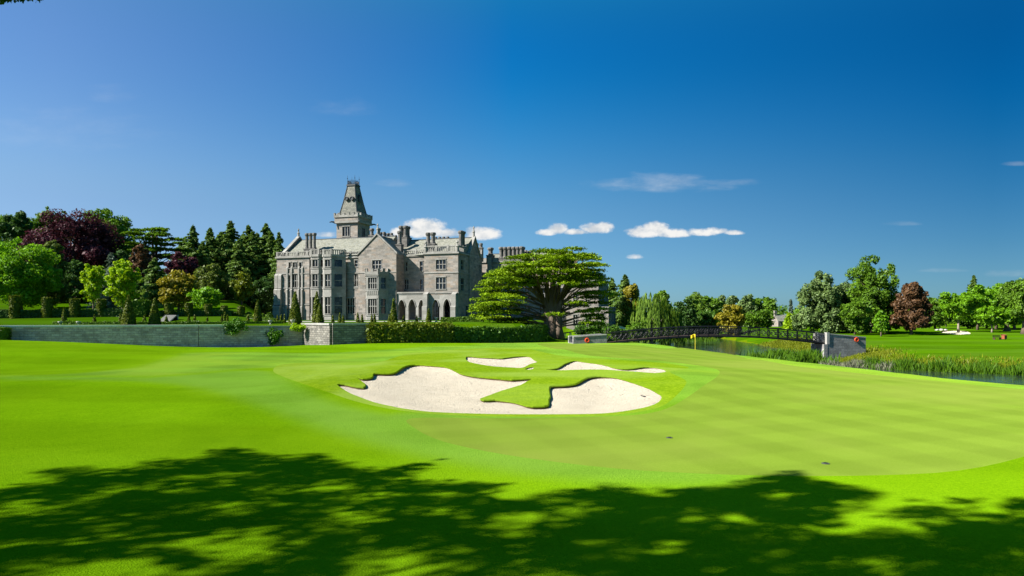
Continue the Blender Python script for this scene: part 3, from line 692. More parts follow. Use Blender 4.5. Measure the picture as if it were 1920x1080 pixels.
for i, (nm, lb, px, Y, top, wd, kd, mt, tf, de) in enumerate(LEFT):
    tree(nm, lb, px, Y, top, wd, kd, mt, 100 + i, tf, de, group=FOREST, cat='shrub' if 'shrub' in nm else 'tree')
FIRS = [(362, 190, 420, 62), (394, 186, 424, 52), (432, 190, 411, 74), (466, 200, 419, 60), (449, 180, 446, 56), (474, 184, 430, 58), (499, 188, 414, 66), (414, 198, 432, 60), (523, 178, 431, 46), (380, 178, 452, 50), (512, 196, 440, 60), (410, 204, 440, 74), (482, 206, 434, 76), (346, 202, 446, 66), (456, 208, 436, 74), (508, 184, 432, 52)]
FIRL = ['first tall fir from the left of the fir group', 'narrow fir second from the left of the group', 'tallest broad fir in the middle of the group', 'slim fir rising behind the middle of the group', 'shorter fir standing in front of the middle firs', 'fir right of the middle with a pointed tip', 'tall fir just left of the manor', 'fir half hidden behind the tallest fir', 'sparse fir with open branches touching the manor gable', 'shorter fir in front of the leftmost firs', 'dark fir behind the sparse fir next to the manor', 'fir filling the gap behind the second and third firs', 'fir filling the gap behind the right half of the group', 'low fir at the left end of the group, half behind the purple tree', 'fir in the back row behind the middle firs', 'fir close to the manor between the tall fir and the sparse one']
for i, ((px, Y, top, wd), lb) in enumerate(zip(FIRS, FIRL)):
    tree('fir_tree', 'dark green ' + lb, px, Y, top, wd, 'conifer', 'conifer', 300 + i, 0, 1.3 if i != 8 else .7, group='tall firs left of the manor')

WOOD = 'trees of the park across the river'
RIGHT = [
 ('dark_pine', 'dark jagged pine behind the right end of the manor', 1172, 175, 512, 60, 'conifer', 'conifer', 0, 1.2),
 ('dark_pine', 'second dark pine right of the jagged one behind the manor', 1148, 180, 520, 46, 'conifer', 'conifer', 0, 1.2),
 ('golden_cypress', 'brownish gold cypress between the manor and the weeping tree', 1183, 158, 532, 46, 'column', 'gold', 0, 1.3),
 ('weeping_tree', 'large weeping tree with long hanging strands by the bridge', 1222, 148, 545, 118, 'weeping', 'willow', 0, 1.6),
 ('broadleaf_tree', 'small dark green treetop peeking over the weeping tree', 1243, 172, 538, 40, 'round', 'mid', .05, 1.1),
 ('broadleaf_tree', 'dark green tree right of the weeping tree', 1286, 195, 556, 50, 'round', 'dark', .03, 1.2),
 ('broadleaf_tree', 'olive green tree with a broad crown, first large one beyond the bridge', 1303, 225, 549, 58, 'round', 'willow', .03, 1.2),
 ('broadleaf_tree', 'mid green tree rising beyond the left half of the bridge rail', 1330, 240, 552, 50, 'round', 'mid', .03, 1.2),
 ('broadleaf_tree', 'bluish green poplar in the far row above the flag', 1352, 250, 556, 34, 'column', 'grey', .02, 1.2),
 ('broadleaf_tree', 'bluish green poplar left of the pair over the bridge crown', 1372, 255, 555, 36, 'column', 'grey', .02, 1.2),
 ('broadleaf_tree', 'rounded yellow olive tree in front of the far poplars', 1371, 190, 571, 50, 'round', 'gold', .03, 1.2),
 ('broadleaf_tree', 'broad grey green tree in the far row, tallest above the bridge', 1400, 250, 554, 42, 'column', 'grey', .02, 1.2),
 ('broadleaf_tree', 'dark far tree left of the low gap in the treeline', 1422, 255, 557, 42, 'round', 'mid', .02, 1.2),
 ('broadleaf_tree', 'last far poplar before the low gap in the treeline', 1444, 250, 559, 36, 'column', 'mid', .02, 1.2),
 ('broadleaf_tree', 'low fresh green bush tree beyond the bridge below the far row', 1420, 205, 581, 62, 'round', 'mid', .03, 1.2),
 ('broadleaf_tree', 'low dark bush tree left of the fresh green one beyond the bridge', 1325, 200, 578, 54, 'round', 'shade', .03, 1.2),
 ('spire_conifer', 'thin pointed conifer in the gap by the cottage', 1483, 230, 561, 16, 'spire', 'blue', 0, 1.2),
 ('young_tree', 'bright yellow green small tree beside the cottage', 1481, 185, 588, 26, 'column', 'lime', .03, 1.1),
 ('broadleaf_tree', 'grey green bush tree at the foot of the poplars', 1502, 180, 585, 34, 'round', 'grey', .03, 1.1),
 ('poplar_tree', 'large grey green poplar with several heads, left half of the big clump', 1543, 172, 507, 98, 'poplar', 'grey', .06, 1.5),
 ('poplar_tree', 'tallest poplar with a broken crown and sky showing through', 1634, 168, 481, 112, 'poplar', 'mid', .06, 1.3),
 ('broadleaf_tree', 'dark green tree under the tallest poplar on its left', 1603, 160, 556, 54, 'round', 'mid', .05, 1.2),
 ('broadleaf_tree', 'dark green tree under the tallest poplar beside the copper maple', 1660, 166, 553, 54, 'round', 'mid', .04, 1.2),
 ('poplar_tree', 'shorter poplar joining the two tall poplar crowns', 1588, 176, 528, 62, 'poplar', 'grey', .05, 1.4),
 ('young_tree', 'small fresh green tree with a thin trunk left of the copper maple', 1652, 150, 581, 30, 'egg', 'bright', .15, 1.0),
 ('copper_maple', 'dense dark bronze maple standing alone on the far lawn', 1709, 158, 528, 72, 'egg', 'bronze', .10, 1.7),
 ('broadleaf_tree', 'green tree just right of the bronze maple', 1753, 205, 554, 56, 'round', 'mid', .04, 1.2),
 ('broadleaf_tree', 'dark far treetop above the gap right of the bronze maple', 1774, 240, 550, 34, 'round', 'dark', .04, 1.2),
 ('broadleaf_tree', 'light green tree with two pale visible trunks', 1797, 175, 545, 62, 'open', 'bright', .25, 1.3),
 ('dark_pine', 'dark conifer tip rising above the light green trees at right', 1826, 235, 514, 30, 'conifer', 'conifer', 0, 1.0),
 ('broadleaf_tree', 'tall bright green tree below the dark conifer tip', 1833, 190, 533, 62, 'round', 'bright', .08, 1.2),
 ('broadleaf_tree', 'broad green tree between the conifer tip and the right edge', 1868, 200, 528, 76, 'round', 'bright', .08, 1.2),
 ('broadleaf_tree', 'low light green tree in front with a short pale trunk at right', 1860, 168, 572, 50, 'open', 'bright', .25, 1.3),
 ('broadleaf_tree', 'tall green tree near the right edge behind the big trunk', 1902, 190, 524, 68, 'round', 'mid', .08, 1.2),
 ('broadleaf_tree', 'large tree with a thick dark trunk cut by the right edge', 1922, 158, 524, 70, 'open', 'mid', .22, 1.5),
 ('broadleaf_tree', 'low green tree left of the thick trunk at the right edge', 1888, 176, 574, 44, 'round', 'bright', .12, 1.2),
 ('broadleaf_tree', 'darker tree filling behind the pale visible trunks', 1815, 205, 570, 50, 'round', 'shade', .03, 1.2),
 ('broadleaf_tree', 'shaded tree behind the low light green tree at right', 1850, 210, 560, 50, 'round', 'shade', .03, 1.2),
]
for i, (nm, lb, px, Y, top, wd, kd, mt, tf, de) in enumerate(RIGHT):
    pale = 'pale' in lb
    tree(nm, lb, px, Y, top, wd, kd, mt, 500 + i, tf, de, group=WOOD, bark=BARK_PALE if pale else None, trunk_r=.75 if 'thick' in lb else None)
# far-off wood closing the horizon: one mass
def far_wood():
    rs = np.random.RandomState(77); C, R = [], []
    for px in np.arange(-300, 2300, 9):
        if px < 1150: Y = 330 + rs.uniform(-15, 15)
        else: Y = 300 + rs.uniform(-25, 25)
        x = (px - CX) / F * Y; z = float(G(x, Y)); h = rs.uniform(7, 10.5) if px > 1100 else rs.uniform(9, 14)
        for k in range(3): C.append((x + rs.normal(0, 1.2), Y + rs.normal(0, 2), z + h * (.25 + .27 * k))); R.append((3.0, 3.0, h * .24))
    V, T = blob_leaves(C, R, 90000, .75, rs)
    tag(quads_obj('distant_woodland', V, T, M['mid']), 'dark green far woodland closing the horizon', 'woodland', None, 'stuff')
far_wood()

# ------------------------------------------------------------------ the spreading cedar
def plate_leaves(c, rx, ry, n, size, rs, tint, thick=.16):
    u = np.sqrt(rs.uniform(0, 1, n)); a = rs.uniform(0, 6.28, n); ph = rs.uniform(0, 6.28); lob = 1 + .22 * np.sin(a * 5 + ph) + .15 * np.sin(a * 9 + ph * 2)
    P = np.column_stack([c[0] + np.cos(a) * rx * u * lob, c[1] + np.sin(a) * ry * u * lob, c[2] + rs.normal(0, thick, n) + .32 * np.sin(u * 9 + a * 3 + ph) * .35 - .10 * rx * u ** 2])
    N = unit(np.column_stack([rs.normal(0, .55, n), rs.normal(0, .55, n), np.full(n, 1.0)]))
    return leaf_quads(P, N, size, rs, .5), np.clip(tint + rs.normal(0, .16, n), 0, 1)
def cedar(name, label, px0, Y, base_py, plates, boles, seed, n_leaf, size, mat, group=None, depth=None):
    rs = np.random.RandomState(seed); x0 = (px0 - CX) / F * Y; zb = float(G(x0, Y)) - .2
    t = thing(name, label, 'tree', (x0, Y, zb), 0, group); s = Y / F
    top = [((bx - px0) * s, rs.uniform(-.5, .5), CZ - (bt - HY) * s - zb) for bx, bt, _ in boles]
    mb = MB()
    for (bx, bt, br), tp in zip(boles, top):
        a = rs.uniform(0, 6.28); oy = math.sin(a) * .55; e = Vector(tp)
        mb.tube([Vector((e.x * .36, oy, 0)), Vector((e.x * .30, oy, e.z * .14)), Vector((e.x * .30, oy * .9, e.z * .40)), Vector((e.x * .55, oy * .6, e.z * .70)), e], [br * 1.75, br * 1.3, br * 1.05, br * .62, br * .2], 9)
    Vs, Ts = [], []; area = sum(p[2] * p[2] for p in plates)
    for (px, py, wpx, *rest) in plates:
        rx = wpx / 2 * s; off = rest[0] if rest else rs.uniform(-1, 1)
        cx = (px - px0) * s; dep = math.sqrt(max(0, 1 - (cx / (depth or 12)) ** 2)) * (depth or 12) * .75
        c = Vector((cx, off * dep, CZ - (py - HY) * (Y + off * dep) / F - zb))
        k = max(120, int(n_leaf * wpx * wpx / area))
        V, T = plate_leaves(c, rx, rx * rs.uniform(.6, .95), k, size, rs, rs.uniform(.25, .85), .035 + rx * .03); Vs.append(V); Ts.append(T)
        near = min(top, key=lambda q: (q[0] - c.x) ** 2); hb = min(c.z * rs.uniform(.55, .8), near[2] * .9)
        fr = hb / near[2]; b = Vector((near[0] * (.30 if fr < .4 else .30 + (fr - .4) * .85), near[1] * .5, hb)); m = b.lerp(c, .55) + Vector((0, 0, (c.z - hb) * .12))
        mb.tube([b, m, c - Vector((0, 0, .1))], [.07 + rx * .025, .05 + rx * .015, .02], 6)
    mb.build('trunk', BARK_MID if seed == 1 else BARK, t, True)
    quads_obj('crown', np.concatenate(Vs), np.concatenate(Ts), M[mat], t)
    return t
PL = []
_r = np.random.RandomState(4)
for y, xs in [(469, (1005, 1085)), (476, (985, 1108)), (485, (962, 1124)), (494, (946, 1134)), (503, (938, 1138)), (513, (918, 1142)), (523, (908, 1140)), (480, (975, 1115)), (498, (942, 1136)), (508, (930, 1138)), (518, (914, 1142)), (528, (906, 1136))]:
    for x in np.arange(xs[0] + 14, xs[1] - 8, 24): PL.append((x + _r.uniform(-6, 6), y + _r.uniform(-4, 4), _r.uniform(34, 56)))
for (x, y, w) in [(925,532,52),(915,541,48),(950,538,56),(978,532,50),(935,552,60),(965,548,50),(908,560,46),(925,568,64),(960,566,46),(895,575,30),(905,580,50),(940,584,64),(972,580,40),(900,590,34),(925,594,54),(955,598,60),(985,596,30),(945,606,50),(978,604,44),(1010,592,34),(1035,588,34),(1052,570,40),(1048,586,44),(1075,566,36),(1088,572,46),(1098,582,44),(1105,548,60),(1125,546,44),(1140,552,30),(1112,556,50),(1126,566,40),(1118,578,40),(1108,590,40),(1128,596,40),(1120,606,36),(1112,618,30),(1105,534,52),(1130,528,36),(1060,530,44),(1085,536,44),(1000,525,50),(1015,533,36),(1095,604,30),(1145,585,24),(1120,590,36),(930,548,56),(955,556,54),(918,578,46),(945,572,54)]:
    PL.append((x, y, w * 1.05))
cedar('cedar_tree', 'huge spreading cedar with layered bright green plates and thick trunk before the manor', 1036, 108, 640, PL,
      [(1002, 520, .45), (1018, 500, .60), (1038, 486, .72), (1056, 503, .55), (1076, 500, .45)], 1, 98000, .25, 'cedar', depth=11)
PL2 = []
for y, xs in [(430, (262, 318)), (437, (250, 326)), (446, (242, 332)), (456, (238, 336)), (468, (236, 338)), (480, (240, 336)), (493, (250, 330))]:
    for x in np.arange(xs[0] + 8, xs[1], 17): PL2.append((x + _r.uniform(-4, 4), y + _r.uniform(-3, 3), _r.uniform(26, 42)))
cedar('cedar_tree', 'flat topped dark cedar in the wood between the purple beech and the firs', 288, 172, 560, PL2, [(285, 428, .5), (297, 440, .4), (270, 450, .35)], 2, 26000, .42, 'mid', FOREST, 7)

# ------------------------------------------------------------------ the manor
STONE = stone('ashlar_stone', [(0.145, 0.132, 0.120), (0.195, 0.176, 0.157), (0.228, 0.211, 0.195), (0.242, 0.190, 0.151), (0.289, 0.262, 0.240)], 1.1, .42, .012, .85, .45, (.22, .21, .2), .3, .35)
TRIM = stone('trim_stone', [(0.198, 0.191, 0.175), (0.244, 0.234, 0.218), (0.284, 0.274, 0.257)], 2.0, .8, .008, .85, .5, (.24, .23, .22), .25, .5)
CHIM = stone('chimney_stone', [(0.091, 0.087, 0.084), (0.126, 0.120, 0.112), (0.154, 0.147, 0.140)], .8, .4, .01, .85, .5, (.12, .12, .11), .3, .6)
SLATE = stone('roof_slate', [(0.126, 0.129, 0.102), (0.174, 0.174, 0.141), (0.216, 0.213, 0.174), (0.180, 0.186, 0.168)], .55, .38, .03, .75, .35, (.12, .12, .11), .5, .6)
DARKSLATE = stone('spire_slate', [(0.099, 0.102, 0.087), (0.149, 0.149, 0.124), (0.192, 0.186, 0.155)], .5, .35, .03, .75, .4, (.08, .08, .08), .5, .6)
LEAD = simple('dark_lead', (.05, .055, .06), .6, .2, .2)
IRON = simple('black_iron', (.012, .013, .015), .5, .3, .2)
PIPE = simple('drainpipe_paint', (.02, .022, .025), .5)
WOODD = simple('dark_oak', (.05, .03, .02), .6, 0, .3)
def glass_mat():
    m, nt, out = new_mat('window_glass'); q = NT(nt); oc = q.n('ShaderNodeTexCoord').outputs['Object']
    c = q.mix(q.rng(q.noise(oc, .8, 2), .5, .62), (.010, .012, .015), (.055, .06, .062))
    p = q.n('ShaderNodeBsdfPrincipled', {'Base Color': c, 'Roughness': .08, 'Specular IOR Level': .6, 'Normal': q.n('ShaderNodeBump', {'Height': q.noise(oc, 1.5, 2), 'Strength': .15, 'Distance': .05}).outputs[0]})
    q.L.new(p.outputs[0], out.inputs[0]); return m
GLASS = glass_mat()
AL = math.radians(18); MP0 = Vector((-53.6, 155.0)); MZ0 = 3.2; ca, sa = math.cos(AL), math.sin(AL)
manor = thing('manor_house', 'grey stone gothic manor with steep slate roofs, tall chimneys and a spired tower', 'manor', (MP0.x, MP0.y, MZ0), -AL)
def U(px, w=0.0):
    k = (px - CX) / F
    return (k * (MP0.y + w * ca) - MP0.x - w * sa) / (ca + k * sa)
def YY(u, w): return MP0.y - u * sa + w * ca
def Zp(px, py, w=0.0): return CZ - (py - HY) / F * YY(U(px, w), w) - MZ0

NWIN = [0]
def window(P, D, NN, s0, s1, z0, z1, nx, nz, arched=False, rec=.28):
    """stone mullioned frame + glass in an opening of a wall panel; P start, D along, NN outward"""
    mb = MB(); fw = .13
    def q(s, o, z): return (P[0] + D[0] * s + NN[0] * o, P[1] + D[1] * s + NN[1] * o, z)
    def bar(a, b, c, d, o0, o1):
        pts = [q(a, o1, c), q(b, o1, c), q(b, o0, c), q(a, o0, c)]; up = [q(a, o1, d), q(b, o1, d), q(b, o0, d), q(a, o0, d)]
        mb.poly(up); mb.poly(pts[::-1])
        for i in range(4): j = (i + 1) % 4; mb.poly([pts[i], pts[j], up[j], up[i]])
    bar(s0 - .12, s1 + .12, z1 + .002, z1 + .18, -.02, .10); bar(s0 - .14, s1 + .14, z0 - .16, z0 - .002, -.02, .12)
    bar(s0 - .10, s0 - .003, z0, z1, -.02, .06); bar(s1 + .003, s1 + .10, z0, z1, -.02, .06)
    for i in range(1, nx): c = s0 + (s1 - s0) * i / nx; bar(c - fw / 2, c + fw / 2, z0, z1, -rec + .03, -.06)
    for i in range(1, nz):
        c = z0 + (z1 - z0) * i / nz
        for j in range(nx): a = s0 + (s1 - s0) * j / nx; b = s0 + (s1 - s0) * (j + 1) / nx; bar(a + fw / 2, b - fw / 2, c - fw / 2, c + fw / 2, -rec + .035, -.07)
    if arched:                                             # cusped heads of the lights
        for j in range(nx):
            a = s0 + (s1 - s0) * j / nx + fw / 2; b = s0 + (s1 - s0) * (j + 1) / nx - fw / 2; h = (b - a) * .55; o = -.10
            mb.poly([q(a, o, z1 - h), q(a + (b - a) * .18, o, z1 - h * .35), q((a + b) / 2, o, z1 - .02), q(a, o, z1)]); mb.poly([q(b, o, z1), q((a + b) / 2, o, z1 - .02), q(b - (b - a) * .18, o, z1 - h * .35), q(b, o, z1 - h)])
    w = mb.build('window', TRIM, manor)
    g = MB(); g.poly([q(s0, -rec, z0), q(s1, -rec, z0), q(s1, -rec, z1), q(s0, -rec, z1)]); g.build('pane', GLASS, w)

def panel(mb, a, b, z0, z1, wins=(), mi=0, rec=.28):
    a = Vector(a); b = Vector(b); D = (b - a); L = D.length; D.normalize(); N = Vector((D.y, -D.x))
    def q(s, o, z): return (a.x + D.x * s + N.x * o, a.y + D.y * s + N.y * o, z)
    ss_ = sorted({0.0, L, *[w[0] for w in wins], *[w[1] for w in wins]}); zs = sorted({z0, z1, *[w[2] for w in wins], *[w[3] for w in wins]})
    for i in range(len(ss_) - 1):
        for j in range(len(zs) - 1):
            cs = (ss_[i] + ss_[i + 1]) / 2; cz = (zs[j] + zs[j + 1]) / 2
            if any(w[0] < cs < w[1] and w[2] < cz < w[3] for w in wins): continue
            mb.poly([q(ss_[i], 0, zs[j]), q(ss_[i + 1], 0, zs[j]), q(ss_[i + 1], 0, zs[j + 1]), q(ss_[i], 0, zs[j + 1])], mi)
    for w in wins:
        s0, s1, c0, c1 = w[:4]
        for x, y in (((s0, c0), (s1, c0)), ((s1, c0), (s1, c1)), ((s1, c1), (s0, c1)), ((s0, c1), (s0, c0))):
            mb.poly([q(x[0], 0, x[1]), q(x[0], -rec, x[1]), q(y[0], -rec, y[1]), q(y[0], 0, y[1])], mi)
        window(a, D, N, s0, s1, c0, c1, w[4], w[5], len(w) > 6 and w[6], rec)

def pw(w, a_u, px0, px1, py0, py1, nx, nz, arched=False):
    """window spec measured off the photo for a front-parallel wall at depth w starting at a_u"""
    return (U(px0, w) - a_u, U(px1, w) - a_u, Zp(px0, py1, w), Zp(px0, py0, w), nx, nz, arched)
def fw_(L, f0, f1, z0, z1, nx, nz, arched=False): return (L * f0, L * f1, z0, z1, nx, nz, arched)

def block(name, plan, z0, z1, wins=None, mat=None, top=True):
    mb = MB(); n = len(plan); wins = wins or {}
    for i in range(n):
        a, b = plan[i], plan[(i + 1) % n]; L = (Vector(b) - Vector(a)).length
        ws = [w(L) if callable(w) else w for w in wins.get(i, [])]; panel(mb, a, b, z0, z1, ws)
    if top: mb.poly([(p[0], p[1], z1) for p in plan])
    return mb.build(name, mat or STONE, manor)
def course(plan_pts, z, h=.22, out=.14, mat=None, name='string_course'):
    mb = MB()
    for a, b in zip(plan_pts[:-1], plan_pts[1:]):
        A = Vector(a); B = Vector(b); D = (B - A).normalized(); N = Vector((D.y, -D.x)); c = N * (out / 2 - .01)
        mb.obox((A.x + c.x - D.x * out * .9, A.y + c.y - D.y * out * .9), (B.x + c.x + D.x * out * .9, B.y + c.y + D.y * out * .9), out / 2 + .01, z, z + h)
    return mb.build(name, mat or TRIM, manor)
def balustrade(pts, z, h=1.15, piers=True, name='balustrade'):
    mb = MB()
    for a, b in zip(pts[:-1], pts[1:]):
        A = Vector(a); B = Vector(b); L = (B - A).length; D = (B - A).normalized()
        mb.obox(a, b, .20, z, z + .24); mb.obox(a, b, .18, z + h - .2, z + h)
        n = max(2, int(L / .42))
        for i in range(n + 1):
            c = A + D * (L * i / n); r = .075 if i % 6 else .2; hh = h if i % 6 else h + .12
            mb.box(c.x - r, c.x + r, c.y - r, c.y + r, z + .2, z + (h - .17 if i % 6 else hh))
    return mb.build(name, TRIM, manor)
def battlement(pts, z, h=1.1, mw=.75, name='battlement', closed=False, mat=None):
    mb = MB(); P = list(pts) + ([pts[0]] if closed else [])
    for a, b in zip(P[:-1], P[1:]):
        A = Vector(a); B = Vector(b); L = (B - A).length; D = (B - A).normalized(); mb.obox(a, b, .2, z, z + h * .5)
        n = max(1, round(L / (mw * 2))); st = L / n
        for i in range(n + 1):
            c = A + D * (st * i); e = A + D * max(0, st * i - mw / 2); f = A + D * min(L, st * i + mw / 2)
            mb.obox((e.x, e.y), (f.x, f.y), .2, z + h * .5 + .003, z + h)
            mb.obox((e.x, e.y), (f.x, f.y), .25, z + h + .003, z + h + .12)
    return mb.build(name, mat or TRIM, manor)
def chimney(u, w, z0, zb, z1, n=3, r=.36, gap=.95, along=(1, 0), seg=8, rows=1, mat=None):
    mb = MB(); L = (n - 1) * gap; hw = r * 1.25; ex = (L / 2 + hw) * abs(along[0]) + (hw + (rows - 1) * gap / 2) * abs(along[1]); ey = (L / 2 + hw) * abs(along[1]) + (hw + (rows - 1) * gap / 2) * abs(along[0])
    mb.box(u - ex, u + ex, w - ey, w + ey, z0, zb); mb.box(u - ex - .08, u + ex + .08, w - ey - .08, w + ey + .08, zb, zb + .2)
    for i in range(n):
        for k in range(rows):
            d = i * gap - L / 2; e = k * gap - (rows - 1) * gap / 2
            c = (u + along[0] * d + along[1] * e, w + along[1] * d + along[0] * e, 0); H = z1 - zb
            mb.lathe([(r * 1.1, zb + .2), (r * 1.1, zb + .5), (r * .86, zb + .6), (r * .82, z1 - .75), (r * .95, z1 - .65), (r * 1.2, z1 - .45), (r * 1.22, z1 - .15), (r * .9, z1)], c, seg, 0, math.pi / seg)
    return mb.build('chimney', mat or CHIM, manor)
def pinnacle(u, w, z0, z1, r=.3, name='finial'):
    mb = MB(); H = z1 - z0
    mb.lathe([(r, z0), (r, z0 + H * .42), (r * 1.35, z0 + H * .45), (r * 1.35, z0 + H * .5), (r * .8, z0 + H * .54), (r * .45, z0 + H * .74), (r * .75, z0 + H * .80), (r * .8, z0 + H * .86), (r * .35, z0 + H * .92), (.03, z1)], (u, w, 0), 8, 0, math.pi / 8)
    return mb.build(name, TRIM, manor)
def roof(name, e0, e1, r0, r1, b0, b1, mat=None, thick=.12):
    mb = MB(); mb.poly([e0, e1, r1, r0]); mb.poly([b1, b0, r0, r1]); mb.poly([e0, r0, b0]); mb.poly([e1, b1, r1])
    ro = mb.build(name, mat or SLATE, manor)
    rm = MB(); rm.tube([r0, r1], .14, 6); rm.build('ridge_tiles', LEAD, ro); return ro
def gable(u0, u1, w, z0, zp, name='gable_wall', th=.5, axis='u', wins=(), fin=1.9):
    """triangular wall with raised coping; axis u: faces -w, axis w: faces +u"""
    mb = MB(); c = (u0 + u1) / 2
    def q(s, o, z): return (s, w + o, z) if axis == 'u' else (w - o, s, z)
    a, b, p = q(u0, 0, z0), q(u1, 0, z0), q(c, 0, zp); A, B, Pp = q(u0, th, z0), q(u1, th, z0), q(c, th, zp)
    mb.poly([a, b, p]); mb.poly([B, A, Pp]); mb.poly([a, p, Pp, A]); mb.poly([p, b, B, Pp])
    g = mb.build(name, STONE, manor)
    cp = MB()
    for (s, sgn) in ((u0, -1), (u1, 1)):
        p0, p1 = (s + sgn * .35, z0 - .15), (c, zp + .12)
        f = [q(p0[0], -.18, p0[1]), q(p1[0], -.18, p1[1]), q(p1[0], -.18, p1[1] + .42), q(p0[0], -.18, p0[1] + .42)]
        k = [q(p0[0], th + .12, p0[1]), q(p1[0], th + .12, p1[1]), q(p1[0], th + .12, p1[1] + .42), q(p0[0], th + .12, p0[1] + .42)]
        cp.poly(f); cp.poly(k[::-1])
        for i in range(4): j = (i + 1) % 4; cp.poly([f[i], k[i], k[j], f[j]])
    cp.build('coping', TRIM, g)
    if fin: pt = q(c, th / 2, 0); pinnacle(pt[0], pt[1], zp + .2, zp + .2 + fin, .24)
    return g
def pipe(px, w, py0, py1):
    u = U(px, w); mb = MB(); mb.tube([(u, w - .12, Zp(px, py1, w)), (u, w - .12, Zp(px, py0, w))], .09, 8); mb.box(u - .2, u + .2, w - .3, w - .01, Zp(px, py0, w), Zp(px, py0, w) + .35); mb.build('drainpipe', PIPE, manor)

BK = 15.0                                                     # depth of the main range
uA0, uA1 = U(519), U(580); zc = Zp(540, 484)                   # block A: left end
block('wall', [(uA0, 0), (uA1, 0), (uA1, BK), (uA0, BK)], -1, zc, {0: [
    pw(0, uA0, 541.5, 545.5, 492, 503, 1, 1), pw(0, uA0, 549, 557, 492, 502, 2, 1), pw(0, uA0, 561, 565.5, 492, 503, 1, 1),
    pw(0, uA0, 541.5, 545, 516, 540, 1, 2), pw(0, uA0, 547.5, 559.5, 514, 539, 3, 2, True), pw(0, uA0, 561.5, 565.5, 516, 540, 1, 2),
    pw(0, uA0, 542, 547, 560, 590, 1, 3), pw(0, uA0, 549, 560, 560, 590, 3, 3, True), pw(0, uA0, 561.5, 566, 560, 590, 1, 3)]})
balustrade([(uA0 + .1, .1), (uA1 - .1, .1)], zc + .22); course([(uA0, BK), (uA0, 0), (uA1, 0)], zc, .3, .3)
for py in (514, 541, 572): course([(uA0, 0), (uA1, 0)], Zp(540, py), .18, .12)
mb = MB()                                                      # stepped buttresses
for px, w0 in ((519.5, 0), (526, 0), (539, 0), (547, 0), (560.5, 0), (567, 0)):
    u = U(px, w0); big = px < 530
    for z0, z1, d in ((-1, Zp(px, 572), 1.0), (Zp(px, 572), Zp(px, 541), .68), (Zp(px, 541), Zp(px, 514 if big else 500), .42)):
        k = d * (1.0 if big else .55); hw = .42 if big else .2
        mb.box(u - hw, u + hw, -k, -.01, z0, z1 - .35, 0, 'k'); mb.poly([(u - hw, -k, z1 - .35), (u + hw, -k, z1 - .35), (u + hw, -.01, z1 + .1), (u - hw, -.01, z1 + .1)])
        mb.poly([(u - hw, -k, z1 - .35), (u - hw, -.01, z1 + .1), (u - hw, -.01, z1 - .35)]); mb.poly([(u + hw, -k, z1 - .35), (u + hw, -.01, z1 - .35), (u + hw, -.01, z1 + .1)])
for z0, z1, d in ((-1, Zp(519, 572), 1.5), (Zp(519, 572), Zp(519, 541), 1.0), (Zp(519, 541), Zp(519, 506), .55)): mb.box(uA0 - d, uA0 - .01, .5, 1.4, z0, z1, 0, 'r')
mb.build('buttress', TRIM, manor)
def canted(px0, px1, py_top, depth, w, name, levels, cren=False, side=.8):
    """canted bay: front face between px0..px1 at the given depth, angled cheeks back to wall w"""
    wf = w - depth; a = U(px0, wf); b = U(px1, wf); zt = Zp(px0, py_top, wf); pl = [(a - side, w), (a, wf), (b, wf), (b + side, w)]
    wins = {0: [], 1: [], 2: []}
    for (p0, p1, nx, nz, ar) in levels:
        z0, z1 = Zp(px0, p1, wf), Zp(px0, p0, wf)
        wins[0].append(lambda L, z0=z0, z1=z1, nz=nz: (L * .25, L * .78, z0, z1, 1, nz, False)); wins[2].append(lambda L, z0=z0, z1=z1, nz=nz: (L * .22, L * .75, z0, z1, 1, nz, False))
        wins[1].append(lambda L, z0=z0, z1=z1, nz=nz, nx=nx, ar=ar: (L * .14, L * .86, z0, z1, nx, nz, ar))
    block(name, pl, -1, zt, wins, TRIM)
    course([pl[0], pl[1], pl[2], pl[3]], zt, .28, .16)
    if cren: battlement([pl[0], pl[1], pl[2], pl[3]], zt + .28, 1.15, .6)
    else: balustrade([(p[0], p[1] + .05) for p in pl], zt + .28, 1.3)
    for (p0, p1, *_r2) in levels: course([pl[0], pl[1], pl[2], pl[3]], Zp(px0, p1, wf) - .5, .18, .1)
LV = [(487, 500, 2, 1, False), (514, 537.5, 2, 2, True), (557, 588, 2, 2, True)]
canted(584, 597.5, 481.5, 1.6, 0, 'bay', LV, False, 1.3)
canted(607.5, 621, 481.5, 2.0, .2, 'bay', LV, False, 2.4)
uC0, uC1 = U(578, .9), U(674, .9)                               # block C: recessed wall
block('wall', [(uA1 - .3, .9), (uC1, .9), (uC1, BK), (uA1 - .3, BK)], -1, Zp(655, 484, .9), {0: [pw(.9, uA1 - .3, 641, 645.5, 488, 500, 1, 1), pw(.9, uA1 - .3, 665, 671, 488, 500, 1, 2), pw(.9, uA1 - .3, 641, 645, 514, 537, 1, 2), pw(.9, uA1 - .3, 665, 671, 513, 537, 2, 2, True),
    pw(.9, uA1 - .3, 651, 665, 559, 588, 3, 2, True)]})
zC = Zp(655, 484, .9); course([(U(638, .9), .9), (uC1, .9)], zC, .26, .25); balustrade([(U(637, .9), 1.0), (uC1 - .5, 1.0)], zC + .26)
for py in (512, 541): course([(U(636, .9), .9), (uC1, .9)], Zp(655, py, .9), .18, .1)
pipe(638.5, .9, 484, 592)
